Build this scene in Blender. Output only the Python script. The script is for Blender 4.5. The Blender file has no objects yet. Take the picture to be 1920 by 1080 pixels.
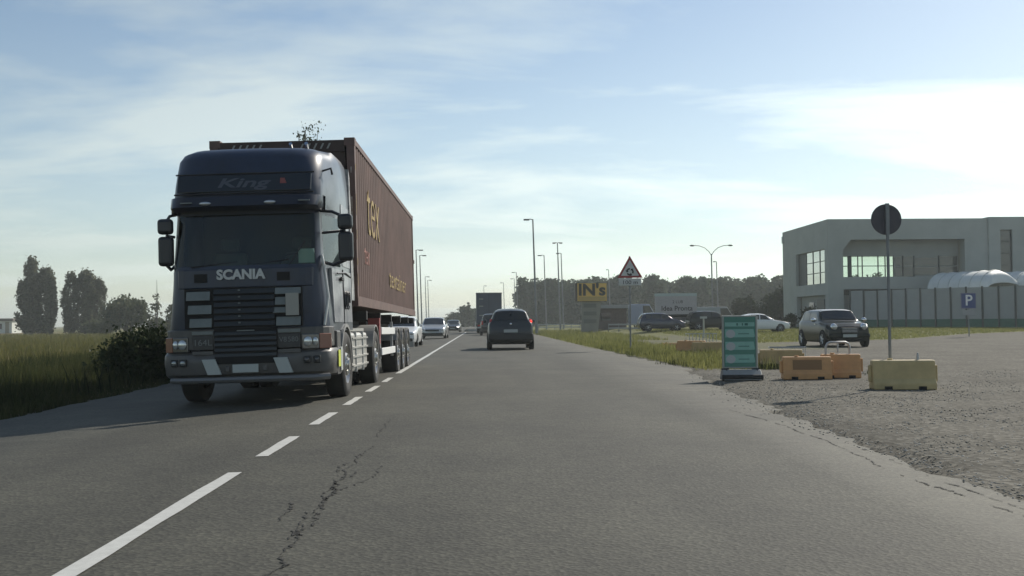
import bpy, bmesh, math, random
import numpy as np
from mathutils import Vector, Matrix, Euler

R = math.radians
scene = bpy.context.scene
col = scene.collection
rng = np.random.default_rng(7)
random.seed(7)

# ------------------------------------------------------------------ camera
cam_d = bpy.data.cameras.new('camera')
cam_d.sensor_width = 36.0
cam_d.lens = 36.0 * 2000.0 / 1920.0
cam_d.clip_start = 0.1
cam_d.clip_end = 9000
cam = bpy.data.objects.new('camera', cam_d)
col.objects.link(cam)
RT = Vector((0.99958404, -0.02748964, -0.00872214))
UPV = Vector((0.00784213, -0.03195944, 0.9994584))
FW = Vector((0.02775351, 0.99911106, 0.03173057))
m3 = Matrix((RT, UPV, -FW)).transposed()
cam.matrix_world = Matrix.Translation((0, 0, 1.1)) @ m3.to_4x4()
scene.camera = cam

# ------------------------------------------------------------------ sky and sun
SUN_EL, SUN_AZ = 36.0, 40.0      # azimuth from +Y towards +X
w = bpy.data.worlds.new('World')
scene.world = w
w.use_nodes = True
nt = w.node_tree
nt.nodes.clear()
N = nt.nodes.new
L = nt.links.new
out = N('ShaderNodeOutputWorld')
bg = N('ShaderNodeBackground')
bg.inputs['Strength'].default_value = 0.105
sky = N('ShaderNodeTexSky')
sky.sky_type = 'NISHITA'
sky.sun_disc = False
sky.sun_elevation = R(SUN_EL)
sky.sun_rotation = R(SUN_AZ)
sky.air_density = 1.0
sky.dust_density = 0.6
sky.ozone_density = 2.2
tc = N('ShaderNodeTexCoord')
sep = N('ShaderNodeSeparateXYZ')
L(tc.outputs['Generated'], sep.inputs[0])
# project the view direction on a cloud layer
add = N('ShaderNodeMath'); add.operation = 'ADD'; add.inputs[1].default_value = 0.16
L(sep.outputs['Z'], add.inputs[0])
mx = N('ShaderNodeMath'); mx.operation = 'MAXIMUM'; mx.inputs[1].default_value = 0.05
L(add.outputs[0], mx.inputs[0])
dx = N('ShaderNodeMath'); dx.operation = 'DIVIDE'; L(sep.outputs['X'], dx.inputs[0]); L(mx.outputs[0], dx.inputs[1])
dy = N('ShaderNodeMath'); dy.operation = 'DIVIDE'; L(sep.outputs['Y'], dy.inputs[0]); L(mx.outputs[0], dy.inputs[1])
cmb = N('ShaderNodeCombineXYZ'); L(dx.outputs[0], cmb.inputs[0]); L(dy.outputs[0], cmb.inputs[1])
mp = N('ShaderNodeMapping'); mp.inputs['Rotation'].default_value = (0, 0, R(-12)); mp.inputs['Scale'].default_value = (0.42, 0.85, 1)
mp.inputs['Location'].default_value = (3.1, 1.7, 0)
L(cmb.outputs[0], mp.inputs[0])
nz = N('ShaderNodeTexNoise'); nz.inputs['Scale'].default_value = 1.7; nz.inputs['Detail'].default_value = 9; nz.inputs['Roughness'].default_value = 0.58
nz.inputs['Distortion'].default_value = 0.35
L(mp.outputs[0], nz.inputs['Vector'])
cr = N('ShaderNodeValToRGB')
cr.color_ramp.elements[0].position = 0.46; cr.color_ramp.elements[0].color = (0, 0, 0, 1)
cr.color_ramp.elements[1].position = 0.66; cr.color_ramp.elements[1].color = (1, 1, 1, 1)
L(nz.outputs['Fac'], cr.inputs[0])
cl = N('ShaderNodeMath'); cl.operation = 'MULTIPLY'; cl.inputs[1].default_value = 0.85
L(cr.outputs[0], cl.inputs[0])
# thin veil that thickens towards the horizon all the way round
veil = N('ShaderNodeMapRange'); veil.inputs['From Min'].default_value = 0.0; veil.inputs['From Max'].default_value = 0.34
veil.inputs['To Min'].default_value = 0.62; veil.inputs['To Max'].default_value = 0.06
L(sep.outputs['Z'], veil.inputs['Value'])
cmx = N('ShaderNodeMath'); cmx.operation = 'ADD'; cmx.use_clamp = True
L(cl.outputs[0], cmx.inputs[0]); L(veil.outputs[0], cmx.inputs[1])
mixc = N('ShaderNodeMix'); mixc.data_type = 'RGBA'
L(cmx.outputs[0], mixc.inputs['Factor'])
# veil and cloud take their light from the sky behind them: a paler, greyer copy of it
hs = N('ShaderNodeHueSaturation'); hs.inputs['Saturation'].default_value = 0.26; hs.inputs['Value'].default_value = 1.2
L(sky.outputs[0], hs.inputs['Color'])
tint = N('ShaderNodeMix'); tint.data_type = 'RGBA'; tint.blend_type = 'MULTIPLY'; tint.inputs['Factor'].default_value = 1
L(hs.outputs[0], tint.inputs['A']); tint.inputs['B'].default_value = (0.95, 1.0, 0.975, 1)
hs2 = N('ShaderNodeHueSaturation'); hs2.inputs['Saturation'].default_value = 1.02; L(sky.outputs[0], hs2.inputs['Color']); L(hs2.outputs[0], mixc.inputs['A']); L(tint.outputs['Result'], mixc.inputs['B'])
wb = N('ShaderNodeMix'); wb.data_type = 'RGBA'; wb.blend_type = 'MULTIPLY'; wb.inputs['Factor'].default_value = 1; wb.inputs['B'].default_value = (0.965, 1.0, 0.985, 1)
L(mixc.outputs['Result'], wb.inputs['A']); L(wb.outputs['Result'], bg.inputs['Color'])
L(bg.outputs[0], out.inputs['Surface'])

sun_d = bpy.data.lights.new('sun', 'SUN')
sun_d.energy = 5.0
sun_d.angle = R(0.6)
sun_d.color = (1.0, 0.93, 0.82)
sun = bpy.data.objects.new('sun', sun_d)
col.objects.link(sun)
S = Vector((math.sin(R(SUN_AZ)) * math.cos(R(SUN_EL)), math.cos(R(SUN_AZ)) * math.cos(R(SUN_EL)), math.sin(R(SUN_EL))))
sun.rotation_euler = S.to_track_quat('Z', 'Y').to_euler()
sun.location = (20, 20, 60)

scene.view_settings.view_transform = 'Standard'
scene.view_settings.look = 'None'
scene.view_settings.gamma = 1.0
scene.view_settings.use_curve_mapping = False
scene.view_settings.exposure = -0.03
scene.render.engine = 'CYCLES'
scene.cycles.max_bounces = 6
scene.cycles.transparent_max_bounces = 12
scene.cycles.use_denoising = True

# ------------------------------------------------------------------ materials
MATS = {}
def mat(name, c, rough=0.6, metal=0.0, var=0.0, vscale=4.0, bump=0.0, bscale=30.0, coat=0.0, c2=None, spec=0.5, emit=None, alpha=None, trans=0.0, world=False):
    if name in MATS: return MATS[name]
    m = bpy.data.materials.new(name)
    m.use_nodes = True
    t = m.node_tree
    b = t.nodes['Principled BSDF']
    b.inputs['Roughness'].default_value = rough
    b.inputs['Metallic'].default_value = metal
    b.inputs['Specular IOR Level'].default_value = spec
    b.inputs['Coat Weight'].default_value = coat
    b.inputs['Coat Roughness'].default_value = 0.05
    b.inputs['Transmission Weight'].default_value = trans
    if alpha is not None: b.inputs['Alpha'].default_value = alpha
    if emit:
        b.inputs['Emission Color'].default_value = (*emit[0], 1); b.inputs['Emission Strength'].default_value = emit[1]
    cc = (*c, 1)
    if var > 0 or c2:
        tcn = t.nodes.new('ShaderNodeTexCoord')
        n = t.nodes.new('ShaderNodeTexNoise'); n.inputs['Scale'].default_value = vscale; n.inputs['Detail'].default_value = 6; n.inputs['Roughness'].default_value = 0.65
        t.links.new(tcn.outputs['Object'], n.inputs['Vector'])
        r = t.nodes.new('ShaderNodeValToRGB')
        r.color_ramp.elements[0].position = 0.33; r.color_ramp.elements[1].position = 0.68
        a = c2 if c2 else tuple(x * (1 - var) for x in c)
        d = c if c2 else tuple(min(1, x * (1 + var)) for x in c)
        r.color_ramp.elements[0].color = (*a, 1); r.color_ramp.elements[1].color = (*d, 1)
        t.links.new(n.outputs['Fac'], r.inputs[0])
        t.links.new(r.outputs[0], b.inputs['Base Color'])
    else:
        b.inputs['Base Color'].default_value = cc
    if bump > 0:
        tcn = t.nodes.new('ShaderNodeTexCoord')
        n = t.nodes.new('ShaderNodeTexNoise'); n.inputs['Scale'].default_value = bscale; n.inputs['Detail'].default_value = 5
        t.links.new(tcn.outputs['Object'], n.inputs['Vector'])
        bp = t.nodes.new('ShaderNodeBump'); bp.inputs['Strength'].default_value = 1.0; bp.inputs['Distance'].default_value = bump
        t.links.new(n.outputs['Fac'], bp.inputs['Height'])
        t.links.new(bp.outputs[0], b.inputs['Normal'])
    MATS[name] = m
    return m

def leaf_mat(name, dark, light, rough=0.6, transl=0.25):
    if name in MATS: return MATS[name]
    m = bpy.data.materials.new(name); m.use_nodes = True
    t = m.node_tree; t.nodes.clear()
    o = t.nodes.new('ShaderNodeOutputMaterial')
    at = t.nodes.new('ShaderNodeAttribute'); at.attribute_name = 'shade'
    r = t.nodes.new('ShaderNodeValToRGB')
    r.color_ramp.elements[0].color = (*dark, 1); r.color_ramp.elements[1].color = (*light, 1)
    oi = t.nodes.new('ShaderNodeObjectInfo')
    ad = t.nodes.new('ShaderNodeMath'); ad.operation = 'MULTIPLY_ADD'; ad.inputs[1].default_value = 0.35; ad.inputs[2].default_value = -0.17
    t.links.new(oi.outputs['Random'], ad.inputs[0])
    ad2 = t.nodes.new('ShaderNodeMath'); ad2.operation = 'ADD'; ad2.use_clamp = True
    t.links.new(at.outputs['Fac'], ad2.inputs[0]); t.links.new(ad.outputs[0], ad2.inputs[1])
    t.links.new(ad2.outputs[0], r.inputs[0])
    d = t.nodes.new('ShaderNodeBsdfDiffuse'); tr = t.nodes.new('ShaderNodeBsdfTranslucent')
    g = t.nodes.new('ShaderNodeBsdfGlossy'); g.inputs['Roughness'].default_value = 0.45
    t.links.new(r.outputs[0], d.inputs['Color']); t.links.new(r.outputs[0], tr.inputs['Color'])
    mx_ = t.nodes.new('ShaderNodeMixShader'); mx_.inputs[0].default_value = transl
    t.links.new(d.outputs[0], mx_.inputs[1]); t.links.new(tr.outputs[0], mx_.inputs[2])
    mg = t.nodes.new('ShaderNodeMixShader'); mg.inputs[0].default_value = 0.008
    t.links.new(mx_.outputs[0], mg.inputs[1]); t.links.new(g.outputs[0], mg.inputs[2])
    t.links.new(mg.outputs[0], o.inputs['Surface'])
    MATS[name] = m
    return m

def glass_mat(name, tint=(0.25, 0.32, 0.3), keep=0.35):
    """dark tinted vehicle glass: partly see-through, mirror-like at grazing angles"""
    if name in MATS: return MATS[name]
    m = bpy.data.materials.new(name); m.use_nodes = True
    t = m.node_tree; t.nodes.clear()
    o = t.nodes.new('ShaderNodeOutputMaterial')
    tr = t.nodes.new('ShaderNodeBsdfTransparent'); tr.inputs['Color'].default_value = (*[x for x in tint], 1)
    g = t.nodes.new('ShaderNodeBsdfGlossy'); g.inputs['Roughness'].default_value = 0.03
    g.inputs['Color'].default_value = (0.9, 0.95, 0.95, 1)
    fr = t.nodes.new('ShaderNodeFresnel'); fr.inputs['IOR'].default_value = 1.5
    mx_ = t.nodes.new('ShaderNodeMixShader')
    t.links.new(fr.outputs[0], mx_.inputs[0]); t.links.new(tr.outputs[0], mx_.inputs[1]); t.links.new(g.outputs[0], mx_.inputs[2])
    t.links.new(mx_.outputs[0], o.inputs['Surface'])
    MATS[name] = m
    return m

# ------------------------------------------------------------------ mesh helpers
class MB:
    def __init__(s): s.v = []; s.f = []
    def add(s, vs, fs):
        o = len(s.v); s.v += [tuple(p) for p in vs]; s.f += [tuple(i + o for i in f) for f in fs]; return s
    def box(s, x0, x1, y0, y1, z0, z1):
        return s.add([(x0,y0,z0),(x1,y0,z0),(x1,y1,z0),(x0,y1,z0),(x0,y0,z1),(x1,y0,z1),(x1,y1,z1),(x0,y1,z1)],
                     [(3,2,1,0),(4,5,6,7),(0,1,5,4),(1,2,6,5),(2,3,7,6),(3,0,4,7)])
    def hexa(s, a, b):           # two quads a (4 pts), b (4 pts)
        return s.add(list(a) + list(b), [(3,2,1,0),(4,5,6,7),(0,1,5,4),(1,2,6,5),(2,3,7,6),(3,0,4,7)])
    def prism_y(s, poly, y0, y1):   # polygon in x,z (seen from -y, counter-clockwise) extruded in y
        n = len(poly)
        vs = [(x, y0, z) for x, z in poly] + [(x, y1, z) for x, z in poly]
        fs = [tuple(range(n)), tuple(range(2*n-1, n-1, -1))]
        fs += [((i+1) % n, i, i+n, (i+1) % n + n) for i in range(n)]
        return s.add(vs, fs)
    def prism_x(s, poly, x0, x1):   # polygon in y,z extruded in x
        n = len(poly)
        vs = [(x0, y, z) for y, z in poly] + [(x1, y, z) for y, z in poly]
        fs = [tuple(range(n-1, -1, -1)), tuple(range(n, 2*n))]
        fs += [(i, (i+1) % n, (i+1) % n + n, i + n) for i in range(n)]
        return s.add(vs, fs)
    def prism_z(s, poly, z0, z1):
        n = len(poly)
        vs = [(x, y, z0) for x, y in poly] + [(x, y, z1) for x, y in poly]
        fs = [tuple(range(n-1, -1, -1)), tuple(range(n, 2*n))]
        fs += [(i, (i+1) % n, (i+1) % n + n, i + n) for i in range(n)]
        return s.add(vs, fs)
    def tube(s, pts, rad, n=10, cap=True):
        pts = [Vector(p) for p in pts]
        rads = rad if isinstance(rad, (list, tuple)) else [rad] * len(pts)
        rings = []
        up0 = None
        for i, p in enumerate(pts):
            if i == 0: d = pts[1] - p
            elif i == len(pts) - 1: d = p - pts[i-1]
            else: d = (pts[i+1] - p).normalized() + (p - pts[i-1]).normalized()
            d.normalize()
            if up0 is None:
                up0 = Vector((0, 0, 1)) if abs(d.z) < 0.9 else Vector((1, 0, 0))
            a = d.cross(up0).normalized(); b = a.cross(d).normalized(); up0 = b
            rings.append([p + (a * math.cos(2*math.pi*k/n) + b * math.sin(2*math.pi*k/n)) * rads[i] for k in range(n)])
        vs = [q for r_ in rings for q in r_]
        fs = []
        for i in range(len(pts) - 1):
            for k in range(n):
                k2 = (k + 1) % n
                fs.append((i*n+k, i*n+k2, (i+1)*n+k2, (i+1)*n+k))
        if cap:
            fs.append(tuple(range(n-1, -1, -1))); fs.append(tuple((len(pts)-1)*n + k for k in range(n)))
        return s.add(vs, fs)
    def lathe_x(s, prof, cx=0, cy=0, cz=0, n=28):   # profile (x offset, radius), revolved round the x axis
        vs = []; fs = []
        for (x, r_) in prof:
            for k in range(n):
                a = 2*math.pi*k/n
                vs.append((cx + x, cy + r_*math.cos(a), cz + r_*math.sin(a)))
        for i in range(len(prof)-1):
            for k in range(n):
                k2 = (k+1) % n
                fs.append((i*n+k, i*n+k2, (i+1)*n+k2, (i+1)*n+k))
        return s.add(vs, fs)
    def ellipsoid(s, c, r_, nu=14, nv=8):
        vs = []; fs = []
        for i in range(nv+1):
            th = math.pi*i/nv
            for k in range(nu):
                ph = 2*math.pi*k/nu
                vs.append((c[0]+r_[0]*math.sin(th)*math.cos(ph), c[1]+r_[1]*math.sin(th)*math.sin(ph), c[2]+r_[2]*math.cos(th)))
        for i in range(nv):
            for k in range(nu):
                k2 = (k+1) % nu
                fs.append((i*nu+k, (i+1)*nu+k, (i+1)*nu+k2, i*nu+k2))
        return s.add(vs, fs)
    def build(s, name, m, parent=None, smooth=False, bevel=0.0, fix=True, seg=2):
        me = bpy.data.meshes.new(name)
        me.from_pydata(s.v, [], s.f)
        if fix:
            bm = bmesh.new(); bm.from_mesh(me)
            bmesh.ops.remove_doubles(bm, verts=bm.verts, dist=1e-5)
            bmesh.ops.recalc_face_normals(bm, faces=bm.faces)
            bm.to_mesh(me); bm.free()
        if m: me.materials.append(m)
        if smooth:
            me.polygons.foreach_set('use_smooth', [True]*len(me.polygons))
            me.set_sharp_from_angle(angle=R(38))
        o = bpy.data.objects.new(name, me)
        col.objects.link(o)
        if bevel > 0:
            b = o.modifiers.new('bevel', 'BEVEL'); b.width = bevel; b.segments = seg; b.limit_method = 'ANGLE'; b.angle_limit = R(40)
        if parent: o.parent = parent
        return o

def fast_mesh(name, verts, faces, m, parent=None, shade=None, smooth=False, nper=4):
    """verts (n,3), faces (k,nper) numpy arrays"""
    me = bpy.data.meshes.new(name)
    verts = np.asarray(verts, np.float32); faces = np.asarray(faces, np.int32)
    me.vertices.add(len(verts)); me.vertices.foreach_set('co', verts.ravel())
    me.loops.add(faces.size); me.loops.foreach_set('vertex_index', faces.ravel())
    me.polygons.add(len(faces)); me.polygons.foreach_set('loop_start', np.arange(0, faces.size, nper, dtype=np.int32))
    try: me.polygons.foreach_set('loop_total', np.full(len(faces), nper, np.int32))
    except Exception: pass
    if smooth: me.polygons.foreach_set('use_smooth', np.ones(len(faces), bool))
    me.update(calc_edges=True)
    if shade is not None:
        a = me.attributes.new('shade', 'FLOAT', 'POINT'); a.data.foreach_set('value', np.asarray(shade, np.float32))
    if m: me.materials.append(m)
    o = bpy.data.objects.new(name, me); col.objects.link(o)
    if parent: o.parent = parent
    return o

def tag(o, label=None, cat=None, group=None, kind=None):
    if label: o['label'] = label
    if cat: o['category'] = cat
    if group: o['group'] = group
    if kind: o['kind'] = kind
    return o
def thing(name, label, cat, loc=(0,0,0), rot=(0,0,0), group=None, scale=1.0):
    o = bpy.data.objects.new(name, None); o.empty_display_size = 0.3
    col.objects.link(o); o.location = loc; o.rotation_euler = rot
    if scale != 1.0: o.scale = (scale,)*3
    return tag(o, label, cat, group)
def dup(root, loc, rot=None, label=None, group=None, scale=None):
    r_ = root.copy(); col.objects.link(r_); r_.location = loc
    if rot is not None: r_.rotation_euler = rot
    if label: r_['label'] = label
    if group: r_['group'] = group
    if scale is not None: r_.scale = scale if hasattr(scale, '__len__') else (scale,)*3
    for ch in list(root.children):
        c = ch.copy(); col.objects.link(c); c.parent = r_
        for gch in list(ch.children):
            d = gch.copy(); col.objects.link(d); d.parent = c
    return r_
def text(name, body, size, m, parent, loc, rot=(R(90),0,0), align='CENTER', depth=0.003, sx=1.0, shear=0.0, bold=0.0):
    c = bpy.data.curves.new(name, 'FONT'); c.body = body; c.size = size; c.align_x = align; c.align_y = 'CENTER'
    c.extrude = depth; c.shear = shear; c.offset = bold; c.resolution_u = 4
    c.materials.append(m)
    tmp = bpy.data.objects.new(name, c); col.objects.link(tmp)
    bpy.context.view_layer.update()
    me = bpy.data.meshes.new_from_object(tmp.evaluated_get(bpy.context.evaluated_depsgraph_get()))
    bpy.data.objects.remove(tmp, do_unlink=True); bpy.data.curves.remove(c)
    me.name = name
    if not me.materials: me.materials.append(m)
    o = bpy.data.objects.new(name, me); col.objects.link(o); o.parent = parent; o.location = loc; o.rotation_euler = rot; o.scale = (sx, 1, 1)
    return o
def sstep(a, b, t):
    t = np.clip((t - a) / (b - a), 0, 1); return t*t*(3-2*t)

# common materials
M_TYRE = mat('tyre_rubber', (0.018, 0.018, 0.018), 0.8, var=0.3, vscale=6)
M_RIM = mat('rim_alloy', (0.55, 0.55, 0.53), 0.3, 0.9)
M_CHROME = mat('chrome', (0.75, 0.76, 0.76), 0.12, 1.0)
M_BLACK = mat('black_plastic', (0.018, 0.019, 0.02), 0.5)
M_DARK = mat('dark_recess', (0.008, 0.008, 0.009), 0.9)
M_GLASS = mat('car_glass_dark', (0.012, 0.016, 0.018), 0.04, spec=0.7)
M_LAMPGLASS = mat('lamp_glass', (0.6, 0.62, 0.62), 0.08, 0.6)
M_ORANGE = mat('amber_lens', (0.26, 0.11, 0.075), 0.2)
M_RED = mat('red_lens', (0.45, 0.02, 0.02), 0.15)
M_PLATE = mat('number_plate_white', (0.42, 0.45, 0.43), 0.5)
M_STEEL = mat('galvanised_steel', (0.42, 0.43, 0.43), 0.5, 0.7, var=0.15, vscale=9)
M_POLE = mat('pole_grey', (0.22, 0.23, 0.23), 0.55, 0.4, var=0.15, vscale=3)
M_BARK = mat('bark', (0.06, 0.05, 0.04), 0.9, var=0.35, vscale=6)
M_WHITEP = mat('white_sheet', (0.75, 0.76, 0.74), 0.45)

# ------------------------------------------------------------------ terrain
REY = np.array([-40, 0, 6.4, 9.4, 11.5, 14.2, 17, 20, 24, 26.4, 33.6, 46, 88, 120, 4000.])
REX = np.array([3.3, 3.2, 3.25, 3.36, 3.45, 3.58, 3.85, 4.2, 4.6, 4.65, 4.6, 4.45, 4.5, 4.6, 5.0])
def road_right(y): return np.interp(y, REY, REX)
LEY = np.array([-40, 10, 24, 60, 4000.]); LEX = np.array([-6.15, -6.2, -6.7, -6.7, -6.7])
def road_left(y): return np.interp(y, LEY, LEX)
def road_z(x): return np.where(x < -1.8, 0.03 * (x + 1.8), 0.0)
def ground_z(x, y):
    x = np.asarray(x, float); y = np.asarray(y, float)
    z = np.full(np.broadcast(x, y).shape, -0.014)
    z = z + 0.36 * sstep(52, 92, y) * sstep(9, 15, x)
    l = road_left(y)
    z = np.where(x < l + 0.4, -0.185 + 0.05 * sstep(l - 0.8, l - 4, x) * 0 - 0.05 * sstep(0.0, 6.0, l - x), z)
    z = np.where((x >= l + 0.4) & (x < road_right(y) - 0.3), -0.30, z)
    return z
def lawn_y(x): return np.interp(x, [8, 13, 20, 22, 30, 42, 60], [60, 51, 55, 56, 66, 75, 85])

def ground_masks(x, y):
    re = road_right(y)
    verge = sstep(22.5, 26.5, y) * sstep(0.0, 0.5, x - re) * (1 - sstep(6.6, 8.2, x))
    verge = np.maximum(verge, sstep(24, 30, y) * (1 - sstep(130, 140, y)) * sstep(0.0, 0.4, x - re) * (1 - sstep(5.8, 7.0, x)))
    far = sstep(60, 75, y) * (1 - sstep(13, 16, x)) * sstep(0, 1, x - re) * 0.75
    lawn = sstep(-0.8, 0.8, y - lawn_y(x)) * sstep(11.5, 14, x)
    mixed = sstep(34, 42, y) * sstep(7, 9, x) * (1 - sstep(13, 16, x)) * 0.5
    g = np.maximum.reduce([verge, far, lawn, mixed])
    g = np.where(y > 118, np.maximum(g, 0.9), g)
    return g

def ground_material():
    m = bpy.data.materials.new('ground_soil_grass'); m.use_nodes = True
    t = m.node_tree; b = t.nodes['Principled BSDF']; b.inputs['Roughness'].default_value = 0.95; b.inputs['Specular IOR Level'].default_value = 0.15
    n_ = t.nodes.new; l_ = t.links.new
    tcn = n_('ShaderNodeTexCoord')
    def noise(scale, detail=6, rough=0.6, stretch=None):
        n = n_('ShaderNodeTexNoise'); n.inputs['Scale'].default_value = scale; n.inputs['Detail'].default_value = detail; n.inputs['Roughness'].default_value = rough
        if stretch:
            mp_ = n_('ShaderNodeMapping'); mp_.inputs['Scale'].default_value = stretch
            l_(tcn.outputs['Object'], mp_.inputs[0]); l_(mp_.outputs[0], n.inputs['Vector'])
        else: l_(tcn.outputs['Object'], n.inputs['Vector'])
        return n
    def ramp(src, stops):
        r = n_('ShaderNodeValToRGB'); e = r.color_ramp.elements
        e[0].position, e[0].color = stops[0][0], (*stops[0][1], 1); e[1].position, e[1].color = stops[-1][0], (*stops[-1][1], 1)
        for p, c in stops[1:-1]:
            x = e.new(p); x.color = (*c, 1)
        l_(src, r.inputs[0]); return r
    def mix(f, a, b_, mode='MIX'):
        x = n_('ShaderNodeMix'); x.data_type = 'RGBA'; x.blend_type = mode
        if isinstance(f, float): x.inputs['Factor'].default_value = f
        else: l_(f, x.inputs['Factor'])
        l_(a, x.inputs['A']); l_(b_, x.inputs['B']); return x
    # gravel: stones of several sizes plus dusty patches
    vo = n_('ShaderNodeTexVoronoi'); vo.inputs['Scale'].default_value = 20; l_(tcn.outputs['Object'], vo.inputs['Vector'])
    stone = ramp(vo.outputs['Color'], [(0.1, (0.070, 0.067, 0.056)), (0.5, (0.098, 0.094, 0.08)), (0.85, (0.175, 0.168, 0.147))])
    patch = ramp(noise(0.45, 5).outputs['Fac'], [(0.36, (0.78, 0.76, 0.72)), (0.62, (1.08, 1.06, 1.02))])
    gravel = mix(1.0, stone.outputs[0], patch.outputs[0], 'MULTIPLY')
    grassc = ramp(noise(0.8, 8, 0.7).outputs['Fac'], [(0.3, (0.085, 0.095, 0.032)), (0.5, (0.125, 0.13, 0.045)), (0.7, (0.18, 0.165, 0.075))])
    fine = ramp(noise(14, 4, 0.7).outputs['Fac'], [(0.3, (0.55, 0.55, 0.5)), (0.7, (1.3, 1.3, 1.25))])
    grass2 = mix(0.8, grassc.outputs[0], fine.outputs[0], 'MULTIPLY')
    at = n_('ShaderNodeAttribute'); at.attribute_name = 'shade'
    nb = noise(1.6, 7, 0.7)
    ad = n_('ShaderNodeMath'); ad.operation = 'ADD'; l_(at.outputs['Fac'], ad.inputs[0]); l_(nb.outputs['Fac'], ad.inputs[1])
    mask = ramp(ad.outputs[0], [(0.0, (0, 0, 0)), (1, (1, 1, 1))])
    mr = n_('ShaderNodeMapRange'); mr.inputs['From Min'].default_value = 0.8; mr.inputs['From Max'].default_value = 1.2; l_(ad.outputs[0], mr.inputs['Value'])
    c1 = mix(mr.outputs[0], gravel.outputs['Result'], grass2.outputs['Result'])
    # left-hand field: dry straw and olive bands
    at2 = n_('ShaderNodeAttribute'); at2.attribute_name = 'field'
    fld = ramp(noise(0.05, 6, 0.6, (1, 0.35, 1)).outputs['Fac'], [(0.35, (0.085, 0.10, 0.032)), (0.5, (0.13, 0.125, 0.045)), (0.66, (0.17, 0.125, 0.065))])
    fld2 = mix(0.7, fld.outputs[0], fine.outputs[0], 'MULTIPLY')
    c2 = mix(at2.outputs['Fac'], c1.outputs['Result'], fld2.outputs['Result'])
    l_(c2.outputs['Result'], b.inputs['Base Color'])
    bp = n_('ShaderNodeBump'); bp.inputs['Distance'].default_value = 0.008; bp.inputs['Strength'].default_value = 0.8
    l_(vo.outputs['Distance'], bp.inputs['Height']); l_(bp.outputs[0], b.inputs['Normal'])
    return m
M_GROUND = ground_material()

def build_terrain():
    xs = np.unique(np.concatenate([-np.geomspace(60, 1400, 14), np.arange(-60, 60.1, 0.6), np.geomspace(60, 1400, 14)]))
    ys = np.unique(np.concatenate([[-60, -30, -12], np.arange(-6, 134.1, 0.6), np.geomspace(136, 1600, 20)]))
    X, Y = np.meshgrid(xs, ys, indexing='ij')
    Z = ground_z(X, Y)
    jit = rng.normal(0, 1, X.shape) * 0.004
    Z = Z + jit * (np.abs(X) < 58) * (Y < 130)
    nx, ny = X.shape
    V = np.stack([X, Y, Z], -1).reshape(-1, 3)
    idx = np.arange(nx*ny).reshape(nx, ny)
    F = np.stack([idx[:-1, :-1], idx[1:, :-1], idx[1:, 1:], idx[:-1, 1:]], -1).reshape(-1, 4)
    g = ground_masks(V[:, 0], V[:, 1])
    fld = sstep(0.0, 1.0, (road_left(V[:, 1]) - V[:, 0]))
    cx = V[F].mean(1)
    cl_ = np.zeros(len(F), int)                                        # 0 ground
    gm = ground_masks(cx[:, 0], cx[:, 1])
    near = (cx[:, 1] < 134) & (np.abs(cx[:, 0]) < 60)
    cl_[(cx[:, 0] > 3) & near & (gm <= 0.45)] = 1                      # gravel lot
    cl_[(cx[:, 0] > 3) & near & (gm > 0.45) & (cx[:, 0] < 10)] = 2      # verge
    cl_[(cx[:, 0] >= 10) & near & (gm > 0.45)] = 3                     # lawn
    cl_[(cx[:, 0] < -6)] = 4
    names = ['ground', 'gravel_lot', 'grass_verge', 'lawn', 'field']
    for k, nm in enumerate(names):
        ff = F[cl_ == k]
        if not len(ff): continue
        u, inv = np.unique(ff, return_inverse=True)
        o = fast_mesh(nm, V[u], inv.reshape(-1, 4), M_GROUND, shade=g[u], smooth=True)
        a = o.data.attributes.new('field', 'FLOAT', 'POINT'); a.data.foreach_set('value', fld[u].astype(np.float32))
        tag(o, kind='structure')
build_terrain()

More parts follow.
